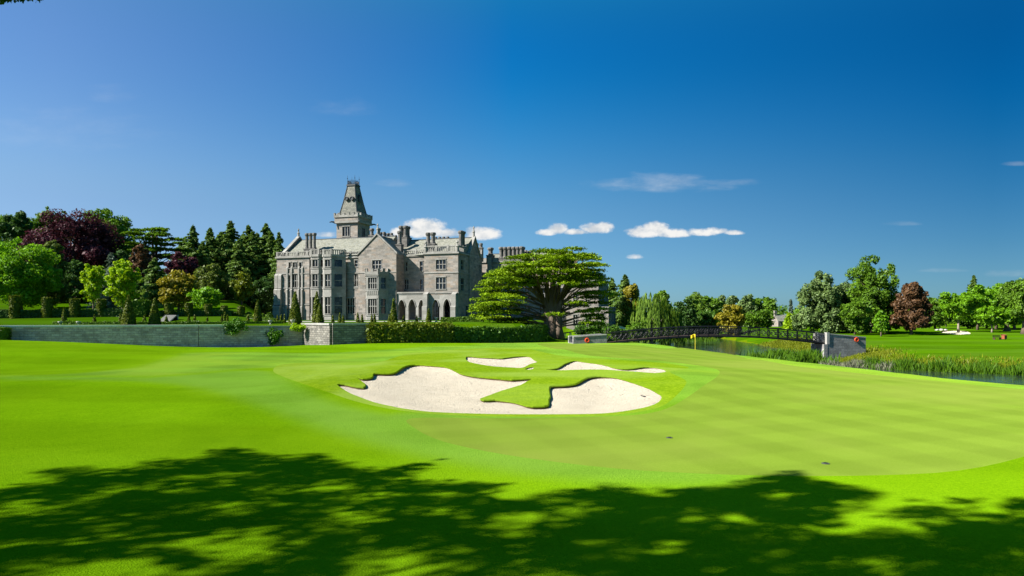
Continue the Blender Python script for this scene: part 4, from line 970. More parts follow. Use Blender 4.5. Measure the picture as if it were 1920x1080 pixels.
# block D: gabled bay
wD = -.6; uD0, uD1 = U(672, wD), U(743, wD); zD = Zp(690, 477, wD)
block('wall', [(uD0, wD), (uD1, wD), (uD1, BK), (uD0, BK)], -1, zD, {0: [pw(wD, uD0, 698, 715, 488, 505, 3, 2, True)]})
pk = Zp(706, 441, wD); gable(uD0 + .1, uD1 - .1, wD, zD, pk, fin=2.4)
roof('roof', (uD0, wD + .5, zD), (uD0, BK, zD), ((uD0 + uD1) / 2, wD + .5, pk - .1), ((uD0 + uD1) / 2, BK, pk - .1), (uD1, wD + .5, zD), (uD1, BK, zD))
canted(687, 709.5, 517, 2.0, wD, 'bay', [(520.5, 541.5, 4, 2, True), (560.5, 588, 4, 2, True)], True, 1.3)
course([(uD0, wD), (uD1, wD)], Zp(690, 512, wD), .16, .1)
mb = MB(); zt = Zp(690, 545, wD - 2)                            # carved shields between the bay storeys
for i in range(6): a = U(687 + i * 3.8, wD - 2.0); mb.box(a + .1, a + .38, wD - 2.07, wD - 2.0, Zp(690, 553, wD - 2), Zp(690, 546, wD - 2), 0, 'k')
mb.build('carved_panel', TRIM, manor)
pipe(726.5, wD, 515, 593)
# block E: recessed, in the shade
wE = 3.0; uE0, uE1 = uD1 - .2, U(797, wE); zE = Zp(770, 481, wE)
block('wall', [(uE0, wE), (uE1 + .8, wE), (uE1 + .8, BK), (uE0, BK)], -1, zE, {0: [pw(wE, uE0, 760.5, 764, 492, 508, 1, 2), pw(wE, uE0, 787, 793, 490, 508, 1, 2), pw(wE, uE0, 758.5, 766, 524, 542, 2, 2), pw(wE, uE0, 787.5, 793, 524, 543, 1, 2)]})
course([(uE0, wE), (uE1, wE)], zE, .26, .25); balustrade([(uE0 + .3, wE + .1), (uE1 + .5, wE + .1)], zE + .26)
pipe(752, wE, 484, 547)
# arcade: pointed arches carried on piers, a real passage behind
def arcade(name, a, b, z0, z1, arches, th=.7):
    mb = MB(); A = Vector(a); B = Vector(b); L = (B - A).length; D = (B - A).normalized(); N = Vector((D.y, -D.x))
    def q(s, o, z): return (A.x + D.x * s + N.x * o, A.y + D.y * s + N.y * o, z)
    cur = 0.0
    def solid(s0, s1):
        if s1 - s0 < .01: return
        mb.poly([q(s0, 0, z0), q(s1, 0, z0), q(s1, 0, z1), q(s0, 0, z1)]); mb.poly([q(s1, -th, z0), q(s0, -th, z0), q(s0, -th, z1), q(s1, -th, z1)])
    for (c, wd, zs, za) in arches:
        s0, s1 = c - wd / 2, c + wd / 2; solid(cur, s0); cur = s1; K = 10; crv = []
        for i in range(K + 1):
            t = i / K * 2 - 1; crv.append((c + t * wd / 2, zs + (za - zs) * (1 - abs(t) ** 1.9) ** .75))
        crv = [(s0, z0)] + crv + [(s1, z0)]
        for (x0, y0), (x1, y1) in zip(crv[:-1], crv[1:]):
            mb.poly([q(x0, 0, y0), q(x0, -th, y0), q(x1, -th, y1), q(x1, 0, y1)])
            if x1 > x0 + 1e-6: mb.poly([q(x0, 0, y0), q(x1, 0, y1), q(x1, 0, z1), q(x0, 0, z1)]); mb.poly([q(x1, -th, y1), q(x0, -th, y0), q(x0, -th, z1), q(x1, -th, z1)])
        # roll moulding round the arch
        mb.tube([q(x, .04, y) for x, y in crv[1:-1]], .10, 6)
    solid(cur, L); return mb.build(name, TRIM, manor)
wR = -.3; uF0, uF1 = U(795.5, -1.2), U(859, -1.2)
aA = (U(741.5, wR), wR); aB = (uF0 + .2, wR); zr = Zp(760, 553, wR)
arc = lambda px, w, a, wd, ps, pa: (U(px, w) - a, wd, Zp(px, ps, w), Zp(px, pa, w))
arcade('arcade', aA, aB, -1, zr, [arc(753.3, wR, aA[0], 1.75, 575, 562), arc(772.7, wR, aA[0], 1.75, 575, 561), arc(790.5, wR, aA[0], 1.45, 575, 562)])
mb = MB(); mb.box(aA[0] - .2, aB[0] + .6, wR - .05, wE - .01, zr, zr + .3); mb.build('arcade_roof', TRIM, manor)
mb = MB(); mb.box(aA[0], aB[0], wR - .2, wR + .12, zr + .3, zr + .62); mb.build('parapet', TRIM, manor)
# block F: right tower-like block with arches below
wF = -1.2; zF = Zp(830, 476, wF); zFa = Zp(830, 553, wF); BF = wF + 14.0
block('wall', [(uF0, wF), (uF1, wF), (uF1, BF), (uF0, BF)], zFa, zF, {0: [pw(wF, uF0, 817.5, 836, 487, 504.5, 3, 2, True), pw(wF, uF0, 817.5, 836, 520, 542, 3, 2, True)],
    1: [lambda L: (L * .10, L * .20, Zp(859, 506, 1), Zp(859, 488, 1), 1, 2), lambda L: (L * .52, L * .68, Zp(859, 508, 1), Zp(859, 487, 1), 2, 2), lambda L: (L * .82, L * .92, Zp(859, 508, 1), Zp(859, 490, 1), 1, 2),
        lambda L: (L * .10, L * .22, Zp(859, 545, 1), Zp(859, 522, 1), 1, 2), lambda L: (L * .50, L * .70, Zp(859, 545, 1), Zp(859, 518, 1), 2, 2), lambda L: (L * .80, L * .92, Zp(859, 545, 1), Zp(859, 524, 1), 1, 2)]})
arcade('arcade', (uF0, wF), (uF1, wF), -1, zFa, [arc(817, wF, uF0, 1.65, 575, 561.5), arc(838, wF, uF0, 1.65, 575, 560.5)], .8)
block('wall', [(uF1 - .8, wF + .8), (uF1, wF), (uF1, BF), (uF1 - .8, BF)], -1, zFa, {1: [lambda L: (L * .30, L * .38, .9, 3.4, 1, 2), lambda L: (L * .58, L * .68, .9, 3.4, 2, 2)]})
mb = MB(); mb.box(aA[0], uF1 - .8, wE + .6, wE + .9, -1, zFa - .2); mb.build('passage_wall', STONE, manor)
mb = MB(); mb.box(aA[0] + .2, uF1 - .1, wF + .2, wE + .8, -.3, .42); mb.build('arcade_floor', TRIM, manor)
for px, nm in ((817, 'a'), (838.5, 'b')):                      # glazed doors deep in the arches
    u = U(px, wE); mb = MB(); mb.box(u - 1.1, u + 1.1, wE + .5, wE + .585, .42, 4.6); d = mb.build('door', WOODD, manor); g = MB()
    for i in range(2): g.box(u - .95 + i * 1.0, u - .05 + i * 1.0, wE + .46, wE + .49, .7, 4.3)
    g.build('pane', GLASS, d)
course([(uF0, BF), (uF0, wF), (uF1, wF), (uF1, BF)], zF, .3, .28); balustrade([(uF0 + .3, 2.5), (uF0 + .1, wF + .1), (uF1 - .1, wF + .1), (uF1 - .1, 2.2)], zF + .3, 1.4)
for py in (512, 550): course([(uF0, wF), (uF1, wF), (uF1, BF)], Zp(830, py, wF), .2, .12)
for px in (800.5, 853.5):
    u = U(px, wF); mb = MB()
    for z0, z1, d, hw in ((-1, Zp(px, 575, wF), 1.3, .55), (Zp(px, 575, wF), Zp(px, 552, wF), 1.0, .5)):
        mb.box(u - hw, u + hw, wF - d, wF - .01, z0, z1, 0, 'k')
        mb.poly([(u - hw, wF - d, z1 + .003), (u + hw, wF - d, z1 + .003), (u + hw, wF - .01, z1 + .5), (u - hw, wF - .01, z1 + .5)]); mb.poly([(u + hw, wF - d, z1 + .003), (u + hw, wF - .01, z1 + .003), (u + hw, wF - .01, z1 + .5)])
    mb.build('buttress', TRIM, manor)
pinnacle(U(795.5, wF) + .3, wF + .1, zF + .3, Zp(796, 451, wF), .34); pinnacle(uF1 - .2, wF + .1, zF + .3, Zp(858, 450, wF), .34)
# east gable on the right side of block F
wg0, wg1 = 4.6, 10.6; gable(wg0, wg1, uF1 + .25, zF + .3, Zp(883, 450, 8) + .3, axis='w', fin=2.5)
mb = MB(); mb.box(uF1 - .2, uF1 + .25, wg0, wg1, -1, zF + .3, 0, 'l'); mb.build('gable_wall', STONE, manor)
battlement([(uF1 - .1, wg1 + .4), (uF1 - .1, BF)], zF + .3, 1.5, .8)
# main roofs
zrg = Zp(600, 449, 7); uu0, uu1 = U(537, 4), uD0 + 5
roof('roof', (uA0 + 1.0, .6, zc + .3), (uu1, .6, zc + .3), (uA0 + 1.0, 7, zrg), (uu1, 7, zrg), (uA0 + 1.0, 13.5, zc + .3), (uu1, 13.5, zc + .3))
gable(.4, 13.7, uA0 + 1.0, zc + .3, zrg + .5, axis='w', fin=0)
pinnacle(uA0 + .8, 7, zrg + .5, Zp(538, 429, 7), .26)
zr2 = Zp(800, 450, 8); roof('roof', (uD1 - 3, wE + .5, zE + .3), (uF1 - .2, 1.0, zF + .3), (uD1 - 6, 8, zr2), (uF1 - .2, 7.6, zr2 + .1), (uD1 - 3, 15, zE + .3), (uF1 - .2, BF, zF + .3))
# chimneys: photo column, depth, base row, foot row, top row
for px, w, pb, pf, pt, n, r, gap, al, rows in [(582.5, 1.6, 480, 468, 437, 3, .42, .98, (1, 0), 1), (703.5, 9, 450, 443, 428, 2, .44, 1.7, (1, 0), 1), (717, 12, 452, 446, 435, 2, .34, .9, (1, 0), 1), (728, 13, 452, 447, 437, 3, .32, .85, (1, 0), 1), (739, 12, 454, 450, 441, 2, .3, .8, (1, 0), 1),
        (749.5, 4.2, 470, 460, 433, 1, .5, 1, (1, 0), 1), (758.5, 7, 466, 447, 424, 2, .5, 1.1, (1, 0), 2), (807.5, 3, 464, 459, 436, 2, .5, 1.15, (1, 0), 1), (866, 3.4, 480, 474, 433, 2, .52, 1.15, (.0, 1), 1), (828, 12, 452, 449, 445, 4, .34, 1.0, (1, 0), 1), (898, 13.5, 470, 466, 456, 2, .34, 1.0, (1, 0), 1)]:
    chimney(U(px, w), w, Zp(px, pb, w) - 2.5, Zp(px, pf, w), Zp(px, pt, w), n, r, gap, al, 8, rows)
# tower with steep spire
wT = 10.5; uT0, uT1 = U(627, wT), U(671.5, wT); sT = uT1 - uT0; cT = ((uT0 + uT1) / 2, wT + sT / 2)
tp = [(uT0 + .35, wT + .35), (uT1 - .35, wT + .35), (uT1 - .35, wT + sT - .35), (uT0 + .35, wT + sT - .35)]; zT = Zp(650, 417, wT)
block('tower_wall', tp, 8, zT, {0: [pw(wT + .35, uT0 + .35, 642, 656, 425, 443, 3, 1)], 1: [lambda L: (L * .35, L * .6, Zp(650, 443, wT), Zp(650, 426, wT), 2, 1)]})
course(tp + [tp[0]], zT - .1, .45, .5)
op = [(uT0, wT), (uT1, wT), (uT1, wT + sT), (uT0, wT + sT)]
block('tower_parapet', op, zT + .35, Zp(650, 407, wT)); battlement([(p[0], p[1]) for p in op], Zp(650, 407, wT), .95, .6, closed=True)
mb = MB()
for p in op:
    d = Vector((p[0] - cT[0], p[1] - cT[1])).normalized(); mb.tube([(p[0] - d.x * .3, p[1] - d.y * .3, zT + .2), (p[0] + d.x * .7, p[1] + d.y * .7, zT + .25), (p[0] + d.x * 1.15, p[1] + d.y * 1.15, zT + .1)], [.22, .17, .09], 6)
mb.build('gargoyle', LEAD, manor)
zs0, zs1 = Zp(650, 401, wT + 2), Zp(659, 351, wT + 4); hb = sT * .40; ht = sT * .155
mb = MB(); B = [(cT[0] - hb, cT[1] - hb), (cT[0] + hb, cT[1] - hb), (cT[0] + hb, cT[1] + hb), (cT[0] - hb, cT[1] + hb)]; T = [(cT[0] - ht, cT[1] - ht), (cT[0] + ht, cT[1] - ht), (cT[0] + ht, cT[1] + ht), (cT[0] - ht, cT[1] + ht)]
mid = [(cT[0] + (b[0] - cT[0]) * .66, cT[1] + (b[1] - cT[1]) * .66) for b in B]; zm = zs0 + (zs1 - zs0) * .42
for i in range(4):
    j = (i + 1) % 4
    mb.poly([(*B[i], zs0 - 1.2), (*B[j], zs0 - 1.2), (*mid[j], zm), (*mid[i], zm)]); mb.poly([(*mid[i], zm), (*mid[j], zm), (*T[j], zs1), (*T[i], zs1)])
spire = mb.build('spire_roof', DARKSLATE, manor)
mb = MB()
for i in range(4): mb.tube([(*B[i], zs0 - 1.2), (*mid[i], zm), (*T[i], zs1)], .12, 6)
mb.box(cT[0] - ht - .2, cT[0] + ht + .2, cT[1] - ht - .2, cT[1] + ht + .2, zs1 - .05, zs1 + .3); mb.build('lead_ridge', LEAD, spire)
zd = Zp(659, 373, wT + 2)
for ox in (-.55, .55, ):
    mb = MB(); y0 = cT[1] - hb * .72
    mb.lathe([(.42, -.5), (.5, -.45), (.5, .6), (.40, .62), (.38, .50)], (0, 0, 0), 12)
    d = mb.build('dormer', LEAD, manor); d.location = (cT[0] + ox * 1.35, y0 + .35, zd); d.rotation_euler = (math.radians(90), 0, 0)
mb = MB(); x1 = cT[0] + hb * .72; mb.prism([(x1 - .8, cT[1] - .55), (x1 + .15, cT[1] - .55), (x1 + .15, cT[1] + .55), (x1 - .8, cT[1] + .55)], zd - .8, zd + .5); mb.poly([(x1 + .2, cT[1] - .65, zd + .5), (x1 + .2, cT[1] + .65, zd + .5), (x1 + .2, cT[1], zd + 1.2)]); mb.poly([(x1 + .2, cT[1] - .65, zd + .5), (x1 + .2, cT[1], zd + 1.2), (x1 - 1.1, cT[1], zd + 1.2), (x1 - .9, cT[1] - .65, zd + .5)]); mb.poly([(x1 + .2, cT[1] + .65, zd + .5), (x1 - .9, cT[1] + .65, zd + .5), (x1 - 1.1, cT[1], zd + 1.2), (x1 + .2, cT[1], zd + 1.2)])
mb.build('dormer', LEAD, manor)
mb = MB(); zk = zs1 + .3                                        # iron cresting and vanes
for i in range(4):
    a = Vector((*T[i], 0)); b = Vector((*T[(i + 1) % 4], 0)); mb.tube([a + Vector((0, 0, zk + .1)), b + Vector((0, 0, zk + .1))], .05, 5); mb.tube([a + Vector((0, 0, zk + .75)), b + Vector((0, 0, zk + .75))], .05, 5)
    for k in range(5):
        p = a.lerp(b, k / 5); mb.tube([p + Vector((0, 0, zk)), p + Vector((0, 0, zk + 1.15))], [.05, .03], 5); r_ = a.lerp(b, (k + .5) / 5); mb.tube([p + Vector((0, 0, zk + .1)), r_ + Vector((0, 0, zk + .6)), a.lerp(b, (k + 1) / 5) + Vector((0, 0, zk + .1))], .035, 5)
    mb.tube([a + Vector((0, 0, zk)), a + Vector((0, 0, zk + 2.2))], [.07, .02], 5); mb.lathe([(.02, 0), (.14, .12), (.02, .24)], (a.x, a.y, zk + 1.35), 8)
mb.build('iron_cresting', IRON, manor)
# right wing behind the cedar
wW = 15.5; uW0, uW1 = uF1 - 4, U(1065, wW); zW = Zp(940, 492, wW)
block('wall', [(uW0, wW), (uW1, wW), (uW1, wW + 10), (uW0, wW + 10)], -2.5, zW, {0: [pw(wW, uW0, p, p + 9, a, b, 2, 2) for p in (912, 950, 985, 1012, 1030, 1050) for a, b in ((505, 521), (540, 560), (575, 597))]})
course([(uW0, wW), (uW1, wW)], zW, .3, .25)
mb = MB(); mb.obox((uW0, wW + .2), (uW1, wW + .2), .22, zW + .3, zW + 1.1); mb.build('parapet', TRIM, manor)
mb = MB(); mb.box(U(919, wW) - .5, U(919, wW) + .5, wW - .6, wW - .01, -2, zW + 1.2, 0, 'k'); mb.build('buttress', TRIM, manor)
chimney(U(919, wW), wW + .3, zW, Zp(919, 480, wW), Zp(919, 464, wW), 1, .6, 1)
for k, (px, pt) in enumerate(((941, 463.5), (948.5, 463.5), (956.5, 463), (964.5, 463), (972, 463), (979, 462.5))): chimney(U(px, wW + 1), wW + 1, zW, Zp(px, 485, wW), Zp(px, pt, wW + 1), 1, .48, 1, (1, 0), 8, 2)
for px, pt in ((986, 469), (991, 470), (996, 469)): chimney(U(px, wW + 3), wW + 3, zW, Zp(px, 481, wW + 3), Zp(px, pt, wW + 3), 1, .36, 1)
roof('roof', (uW0 + 4, wW + .6, zW + .3), (uW1, wW + .6, zW + .3), (uW0 + 4, wW + 5, zW + 2.4), (uW1, wW + 5, zW + 2.4), (uW0 + 4, wW + 10, zW + .3), (uW1, wW + 10, zW + .3))
w2 = 12.0; uX0, uX1 = U(1062, w2), U(1122, w2); zX = Zp(1110, 531, w2)
block('wall', [(uX0, w2), (uX1, w2), (uX1, w2 + 12), (uX0, w2 + 12)], -3, zX, {0: [pw(w2, uX0, p, p + 8, a, b, 2, 2) for p in (1075, 1098) for a, b in ((552, 570), (590, 608))], 1: [lambda L, k=k, z=z: (L * k, L * (k + .14), z, z + 1.9, 2, 2) for k in (.1, .42, .74) for z in (.4, 4.2)]})
battlement([(uX0, w2 + .2), (uX1 - .2, w2 + .2), (uX1 - .2, w2 + 12)], zX, .8, .8)
roof('roof', (uX0, w2 + .6, zX + .1), (uX1 - .6, w2 + .6, zX + .1), (uX0, w2 + 6, zX + 2.2), (uX1 - .6, w2 + 6, zX + 2.2), (uX0, w2 + 12, zX + .1), (uX1 - .6, w2 + 12, zX + .1))
w3 = 11.0; uZ1 = U(1141, w3); zZ = Zp(1150, 577, w3)
block('wall', [(uX1 - .05, w3), (uZ1, w3), (uZ1, w3 + 9), (uX1 - .05, w3 + 9)], -3, zZ, {0: [pw(w3, uX1 - .05, 1127, 1133, 588, 606, 1, 2)], 1: [lambda L: (L * .12, L * .24, -.3, 2.0, 1, 2), lambda L: (L * .45, L * .57, -.3, 2.0, 1, 2), lambda L: (L * .75, L * .87, -.3, 2.0, 1, 2)]})
course([(uX1, w3), (uZ1, w3), (uZ1, w3 + 9)], zZ, .25, .15)

# ------------------------------------------------------------------ garden walls, hedges, topiary, urns
RUBBLE = stone('terrace_wall_stone', [(.35, .27, .275), (.41, .32, .325), (.47, .37, .37), (.55, .45, .44)], .85, .30, .016, .9, .75, (.17, .15, .15), .9, .9)
BASTION = stone('bastion_stone', [(.12, .115, .105), (.16, .15, .135), (.20, .185, .165), (.25, .235, .21)], .7, .3, .03, .9, .95, (.07, .065, .06), 1.0, .9)
PALECOPE = stone('pale_coping', [(.50, .49, .47), (.58, .57, .55), (.64, .62, .6)], 1.6, 3, .01, .85, .3)
COPE = stone('coping_stone', [(0.252, 0.245, 0.231), (0.308, 0.301, 0.280), (0.350, 0.343, 0.322)], 1.4, 3, .01, .85, .4)
def wall_run(name, label, pts, ztop, zbot, th=.7, cope=True, mats=(RUBBLE, PALECOPE)):
    c = pts[0]; t = thing(name, label, 'wall', (c[0], c[1], 0)); mb = MB(); cp = MB()
    for a, b in zip(pts[:-1], pts[1:]):
        A = (a[0] - c[0], a[1] - c[1]); B = (b[0] - c[0], b[1] - c[1])
        mb.obox(A, B, th / 2, zbot, ztop)
        if cope: cp.obox(A, B, th / 2 + .09, ztop + .002, ztop + .25)
    mb.build('wall_face', mats[0], t)
    if cope: cp.build('coping', mats[1], t)
    return t
OFF = Vector((0, .25))
def wp(i): return (WALL[i][0], WALL[i][1] + .25)
_P = lambda px, i: None
wall_run('garden_wall', 'long grey stone garden wall in shade with a pale flat coping', [wp(0), wp(1), wp(2), (-39.4, 93.5)], 2.95, -1.2)
wall_run('terrace_wall', 'rough weathered stone terrace wall stained dark with ivy growing on it', [(-39.9, 93.3), (-34.0, 95.9), (WALL[4][0] - .3, WALL[4][1] + .3)], 2.75, -1.2, .8, mats=(RUBBLE, COPE))
wall_run('bastion_wall', 'sunlit stone wall corner with a shaded right face beside the long hedge', [wp(4), wp(5), wp(6)], 3.15, -1.2, .8, mats=(BASTION, COPE))

def shell(kind, p, n, size, rs, mat, jit=.5):
    """clipped greenery: opaque inner solid + leaf faces over its surface. kind box:(x0,x1,y0,y1,z0,z1) cone:(r,h) drum:(r,h) ball:(r)"""
    Q, P, Nn = [], [], []
    if kind == 'box':
        x0, x1, y0, y1, z0, z1 = p; i = size * .5
        v = [(x, y, z) for z in (z0, z1 - i) for (x, y) in ((x0 + i, y0 + i), (x1 - i, y0 + i), (x1 - i, y1 - i), (x0 + i, y1 - i))]
        for f in ((0, 1, 5, 4), (1, 2, 6, 5), (2, 3, 7, 6), (3, 0, 4, 7), (4, 5, 6, 7)): Q.append([v[k] for k in f])
        A = np.array([(x1 - x0) * (z1 - z0), (y1 - y0) * (z1 - z0), (x1 - x0) * (z1 - z0), (y1 - y0) * (z1 - z0), (x1 - x0) * (y1 - y0)]); k = rs.choice(5, n, p=A / A.sum()); a = rs.uniform(0, 1, n); b = rs.uniform(0, 1, n)
        X = np.where(k == 1, x1, np.where(k == 3, x0, x0 + a * (x1 - x0))); Yv = np.where(k == 0, y0, np.where(k == 2, y1, np.where(k == 4, y0 + b * (y1 - y0), y0 + a * (y1 - y0)))); Z = np.where(k == 4, z1, z0 + b * (z1 - z0))
        nn = np.array([(0, -1, 0), (1, 0, 0), (0, 1, 0), (-1, 0, 0), (0, 0, 1)], float)[k]; P = np.column_stack([X, Yv, Z])
    else:
        r, h = p; seg = 14; prof = {'cone': lambda t: r * (1 - t) ** .88 * (1 - .10 * (1 - t) ** 6), 'drum': lambda t: r * (1 - .05 * math.sin(t * 3.1)) * (1 if t < .97 else .8), 'ball': lambda t: r * math.sqrt(max(.02, 1 - (2 * t - 1) ** 2))}[kind]
        K = 9; sh = .93
        for i in range(K):
            for s in range(seg):
                a0, a1 = 2 * math.pi * s / seg, 2 * math.pi * (s + 1) / seg; t0, t1 = i / K, (i + 1) / K; r0, r1 = prof(t0) * sh, prof(t1) * sh
                Q.append([(r0 * math.cos(a0), r0 * math.sin(a0), h * t0 * sh), (r0 * math.cos(a1), r0 * math.sin(a1), h * t0 * sh), (r1 * math.cos(a1), r1 * math.sin(a1), h * t1 * sh), (r1 * math.cos(a0), r1 * math.sin(a0), h * t1 * sh)])
        if kind == 'drum':
            for s in range(0, seg, 2): Q.append([(0, 0, h * sh)] + [(prof(1) * sh * math.cos(2 * math.pi * (s + d) / seg), prof(1) * sh * math.sin(2 * math.pi * (s + d) / seg), h * sh) for d in (0, 1, 2)])
        t = rs.uniform(0, 1, n)
        if kind == 'cone': t = 1 - np.sqrt(1 - t * .998)
        a = rs.uniform(0, 6.28, n); rr = np.array([prof(x) for x in t]); P = np.column_stack([rr * np.cos(a), rr * np.sin(a), h * t]); nn = np.column_stack([np.cos(a), np.sin(a), np.full(n, .25 if kind == 'cone' else 0.0)])
        if kind == 'drum':
            m = rs.uniform(0, 1, n) < .18; u = np.sqrt(rs.uniform(0, 1, n)) * r; P[m] = np.column_stack([u * np.cos(a), u * np.sin(a), np.full(n, h)])[m]; nn[m] = (0, 0, 1)
        if kind == 'ball': nn = unit(P - np.array([0, 0, h / 2]))
    P = P + rs.normal(0, size * .22, P.shape); L = leaf_quads(P, unit(nn + rs.normal(0, jit, P.shape)), size, rs)
    Q = np.array(Q, float); lum = .5 + .3 * np.sin(P[:, 0] * 1.1 + P[:, 2] * 2) * np.sin(P[:, 1] * .9 + 1)
    return np.concatenate([Q, L]), np.concatenate([np.full(len(Q), .25), np.clip(lum * .5 + .2 + rs.normal(0, .2, n), 0, 1)])
def green(name, label, cat, kind, p, loc, n, size, mat, seed, group=None, rz=0.0):
    rs = np.random.RandomState(seed); V, T = shell(kind, p, n, size, rs, mat)
    o = quads_obj(name, V, T, M[mat]); o.location = loc; o.rotation_euler = (0, 0, rz); return tag(o, label, cat, group)

def gpos(px, Y): x = (px - CX) / F * Y; return x, Y, float(G(x, Y))
def hgt(py, Y, z): return CZ - (py - HY) / F * Y - z
BIGC = [(241, 94.5, 549, 27, 'big rust tinged clipped yew cone behind the wall, leftmost of the big cones'), (290, 96, 557, 22, 'big clipped yew cone behind the long garden wall, second big one from the left'), (483, 103, 560, 17, 'tall slim yew cone standing left of the manor corner'),
        (553.5, 99, 543, 26, 'fattest and tallest yew cone in front of the left end of the manor'), (594, 101, 543, 19, 'tall yew cone before the canted bays'), (599.5, 97.5, 568, 17, 'shorter broad yew cone in front of the tall one by the canted bays'), (738, 112, 558, 15, 'tall yew cone left of the arcade arches'), (803.5, 114, 578, 10, 'yew cone in front of the pier between the arches')]
for i, (px, Y, top, w, lb) in enumerate(BIGC):
    x, y, z = gpos(px, Y); h = hgt(top, Y, z); green('topiary_cone', lb, 'topiary', 'cone', (w / 2 / F * Y, h + .1), (x, y, z - .1), 2600, .17, 'yew', 700 + i, 'big yew cones')
SMALL = [(120, 104, 574, 12), (177, 106, 588, 7), (226, 105, 586, 8), (271, 106, 588, 7), (312, 104, 591, 8), (354, 104, 588, 7), (365, 106, 590, 7), (389, 104, 594, 5), (416, 104, 590, 6), (421.5, 107, 584, 5), (426.5, 104, 588, 5), (465, 104, 589, 8),
         (520, 107, 590, 5), (527, 107, 589, 6), (533.5, 107, 589, 6), (624, 108, 591, 6), (637, 110, 585, 7), (643.5, 108, 590, 6), (671, 110, 584, 7), (679, 110, 588, 6), (697, 111, 588, 5), (702.5, 111, 587, 6), (730, 111, 588, 6), (757, 113, 590, 7), (781.5, 113, 590, 6)]
SLB = ['small yew cone alone on the lawn, tallest and furthest left of the small ones', 'tiny yew cone left of the biggest left hand cone', 'tiny yew cone right beside the rust tinged big cone', 'tiny yew cone between the two big left hand cones', 'small yew cone by the garden steps', 'small yew cone, left of a close pair near the middle of the garden wall', 'small yew cone, right of a close pair near the middle of the garden wall', 'thinnest tiny yew cone halfway along the garden wall', 'small yew cone, left one of three standing tight together', 'small yew cone, middle and tallest of three standing tight together', 'small yew cone, right one of three standing tight together', 'small yew cone left of the tall slim cone',
       'small yew cone at the manor corner, left of three', 'small yew cone at the manor corner, middle of three', 'small yew cone at the manor corner, right of three', 'small yew cone above the sunlit wall corner, right of the canted bays', 'small yew cone before the drainpipe, tallest of its three', 'small yew cone right of the drainpipe', 'small yew cone left of the gabled bay window, taller of two', 'small yew cone left of the gabled bay window, shorter of two', 'small yew cone in front of the gabled bay window, left of two', 'small yew cone in front of the gabled bay window, right of two', 'small yew cone at the left foot of the tall cone by the arcade', 'small yew cone in front of the first arch pier', 'small yew cone in front of the second arch pier']
for i, ((px, Y, top, w), lb) in enumerate(zip(SMALL, SLB)):
    x, y, z = gpos(px, Y); green('topiary_cone', lb, 'topiary', 'cone', (w / 2 / F * Y, hgt(top, Y, z) + .1), (x, y, z - .1), 600, .13, 'yew', 740 + i, 'small yew cones')
DRUM = [(28, 112, 555, 18), (88, 113, 559, 17), (140, 114, 561, 17), (190, 115, 562, 16), (317, 116, 568, 15), (354, 117, 569, 13.5), (390, 118, 571, 12.5), (420.5, 119, 574, 11.5), (452, 120, 575, 12)]
for i, (px, Y, top, w) in enumerate(DRUM):
    x, y, z = gpos(px, Y); green('topiary_drum', 'clipped yew drum standing in the dark hedge, %s from the left of nine' % ordinal(i), 'topiary', 'drum', (w / 2 / F * Y, hgt(top, Y, z) + .2), (x, y, z - .2), 1500, .19, 'yew', 780 + i, 'yew drums along the dark hedge')
for i, (px, Y, top, w, lb) in enumerate([(466, 121, 585, 12, 'round clipped bush right of the last yew drum'), (492, 123, 588, 10, 'small round bush left of the two at the manor corner'), (505, 121, 586, 13, 'round clipped bush at the manor corner')]):
    x, y, z = gpos(px, Y); h = hgt(top, Y, z) + .2; green('clipped_bush', lb, 'shrub', 'ball', (w / 2 / F * Y, h), (x, y, z - .2), 600, .16, 'box', 800 + i, 'round clipped bushes')
def hedge_run(name, label, pts, h, th, n, size, mat, seed, zadd=0.0, wild=0.0):
    """hedge along plan points, following the ground; one object"""
    rs = np.random.RandomState(seed); Vs, Ts = [], []; o0 = pts[0]; z00 = float(G(o0[0], o0[1])); L = [math.dist(a, b) for a, b in zip(pts[:-1], pts[1:])]
    for (a, b, l) in zip(pts[:-1], pts[1:], L):
        V, T = shell('box', (0, l, -th / 2, th / 2, -.5, h), max(60, int(n * l / sum(L))), size, rs, mat); an = math.atan2(b[1] - a[1], b[0] - a[0]); c, s = math.cos(an), math.sin(an)
        za, zb = float(G(*a)) + zadd, float(G(*b)) + zadd
        W = np.stack([a[0] - o0[0] + V[..., 0] * c - V[..., 1] * s, a[1] - o0[1] + V[..., 0] * s + V[..., 1] * c, V[..., 2] + za + (zb - za) * V[..., 0] / l - z00], -1)
        W[..., 2] += np.where(V[..., 2] > 0, .10 * np.sin(V[..., 0] * .9 + seed) * np.sin(V[..., 0] * .37), 0)
        if wild: W = W + rs.normal(0, wild, (len(W), 1, 3)) * (np.arange(len(W)) > 4)[:, None, None]
        Vs.append(W); Ts.append(T)
    o = quads_obj(name, np.concatenate(Vs), np.concatenate(Ts), M[mat]); o.location = (o0[0], o0[1], z00); return tag(o, label, 'hedge')
pt = lambda px, Y: ((px - CX) / F * Y, Y)
hedge_run('yew_hedge', 'long low dark hedge joining the clipped drums on the left', [pt(-60, 111.5), pt(28, 112.5), pt(140, 114.5), pt(232, 115.5)], 1.25, 1.2, 9000, .2, 'dark', 820)
hedge_run('yew_hedge', 'low dark hedge joining the drums right of the hedge block', [pt(280, 116), pt(354, 117.5), pt(436, 119.5)], .95, 1.2, 6000, .2, 'dark', 821)
hedge_run('yew_hedge_block', 'tall square cut hedge block between the two big left hand cones', [pt(250, 115), pt(277, 115.5)], 2.75, 2.4, 2600, .2, 'box', 822)
hedge_run('box_hedge', 'low box edging along the top of the garden wall', [pt(100, 98), pt(241, 98.5), pt(330, 99.5), pt(420, 100.5), pt(530, 103)], .38, .7, 7000, .13, 'box', 823)
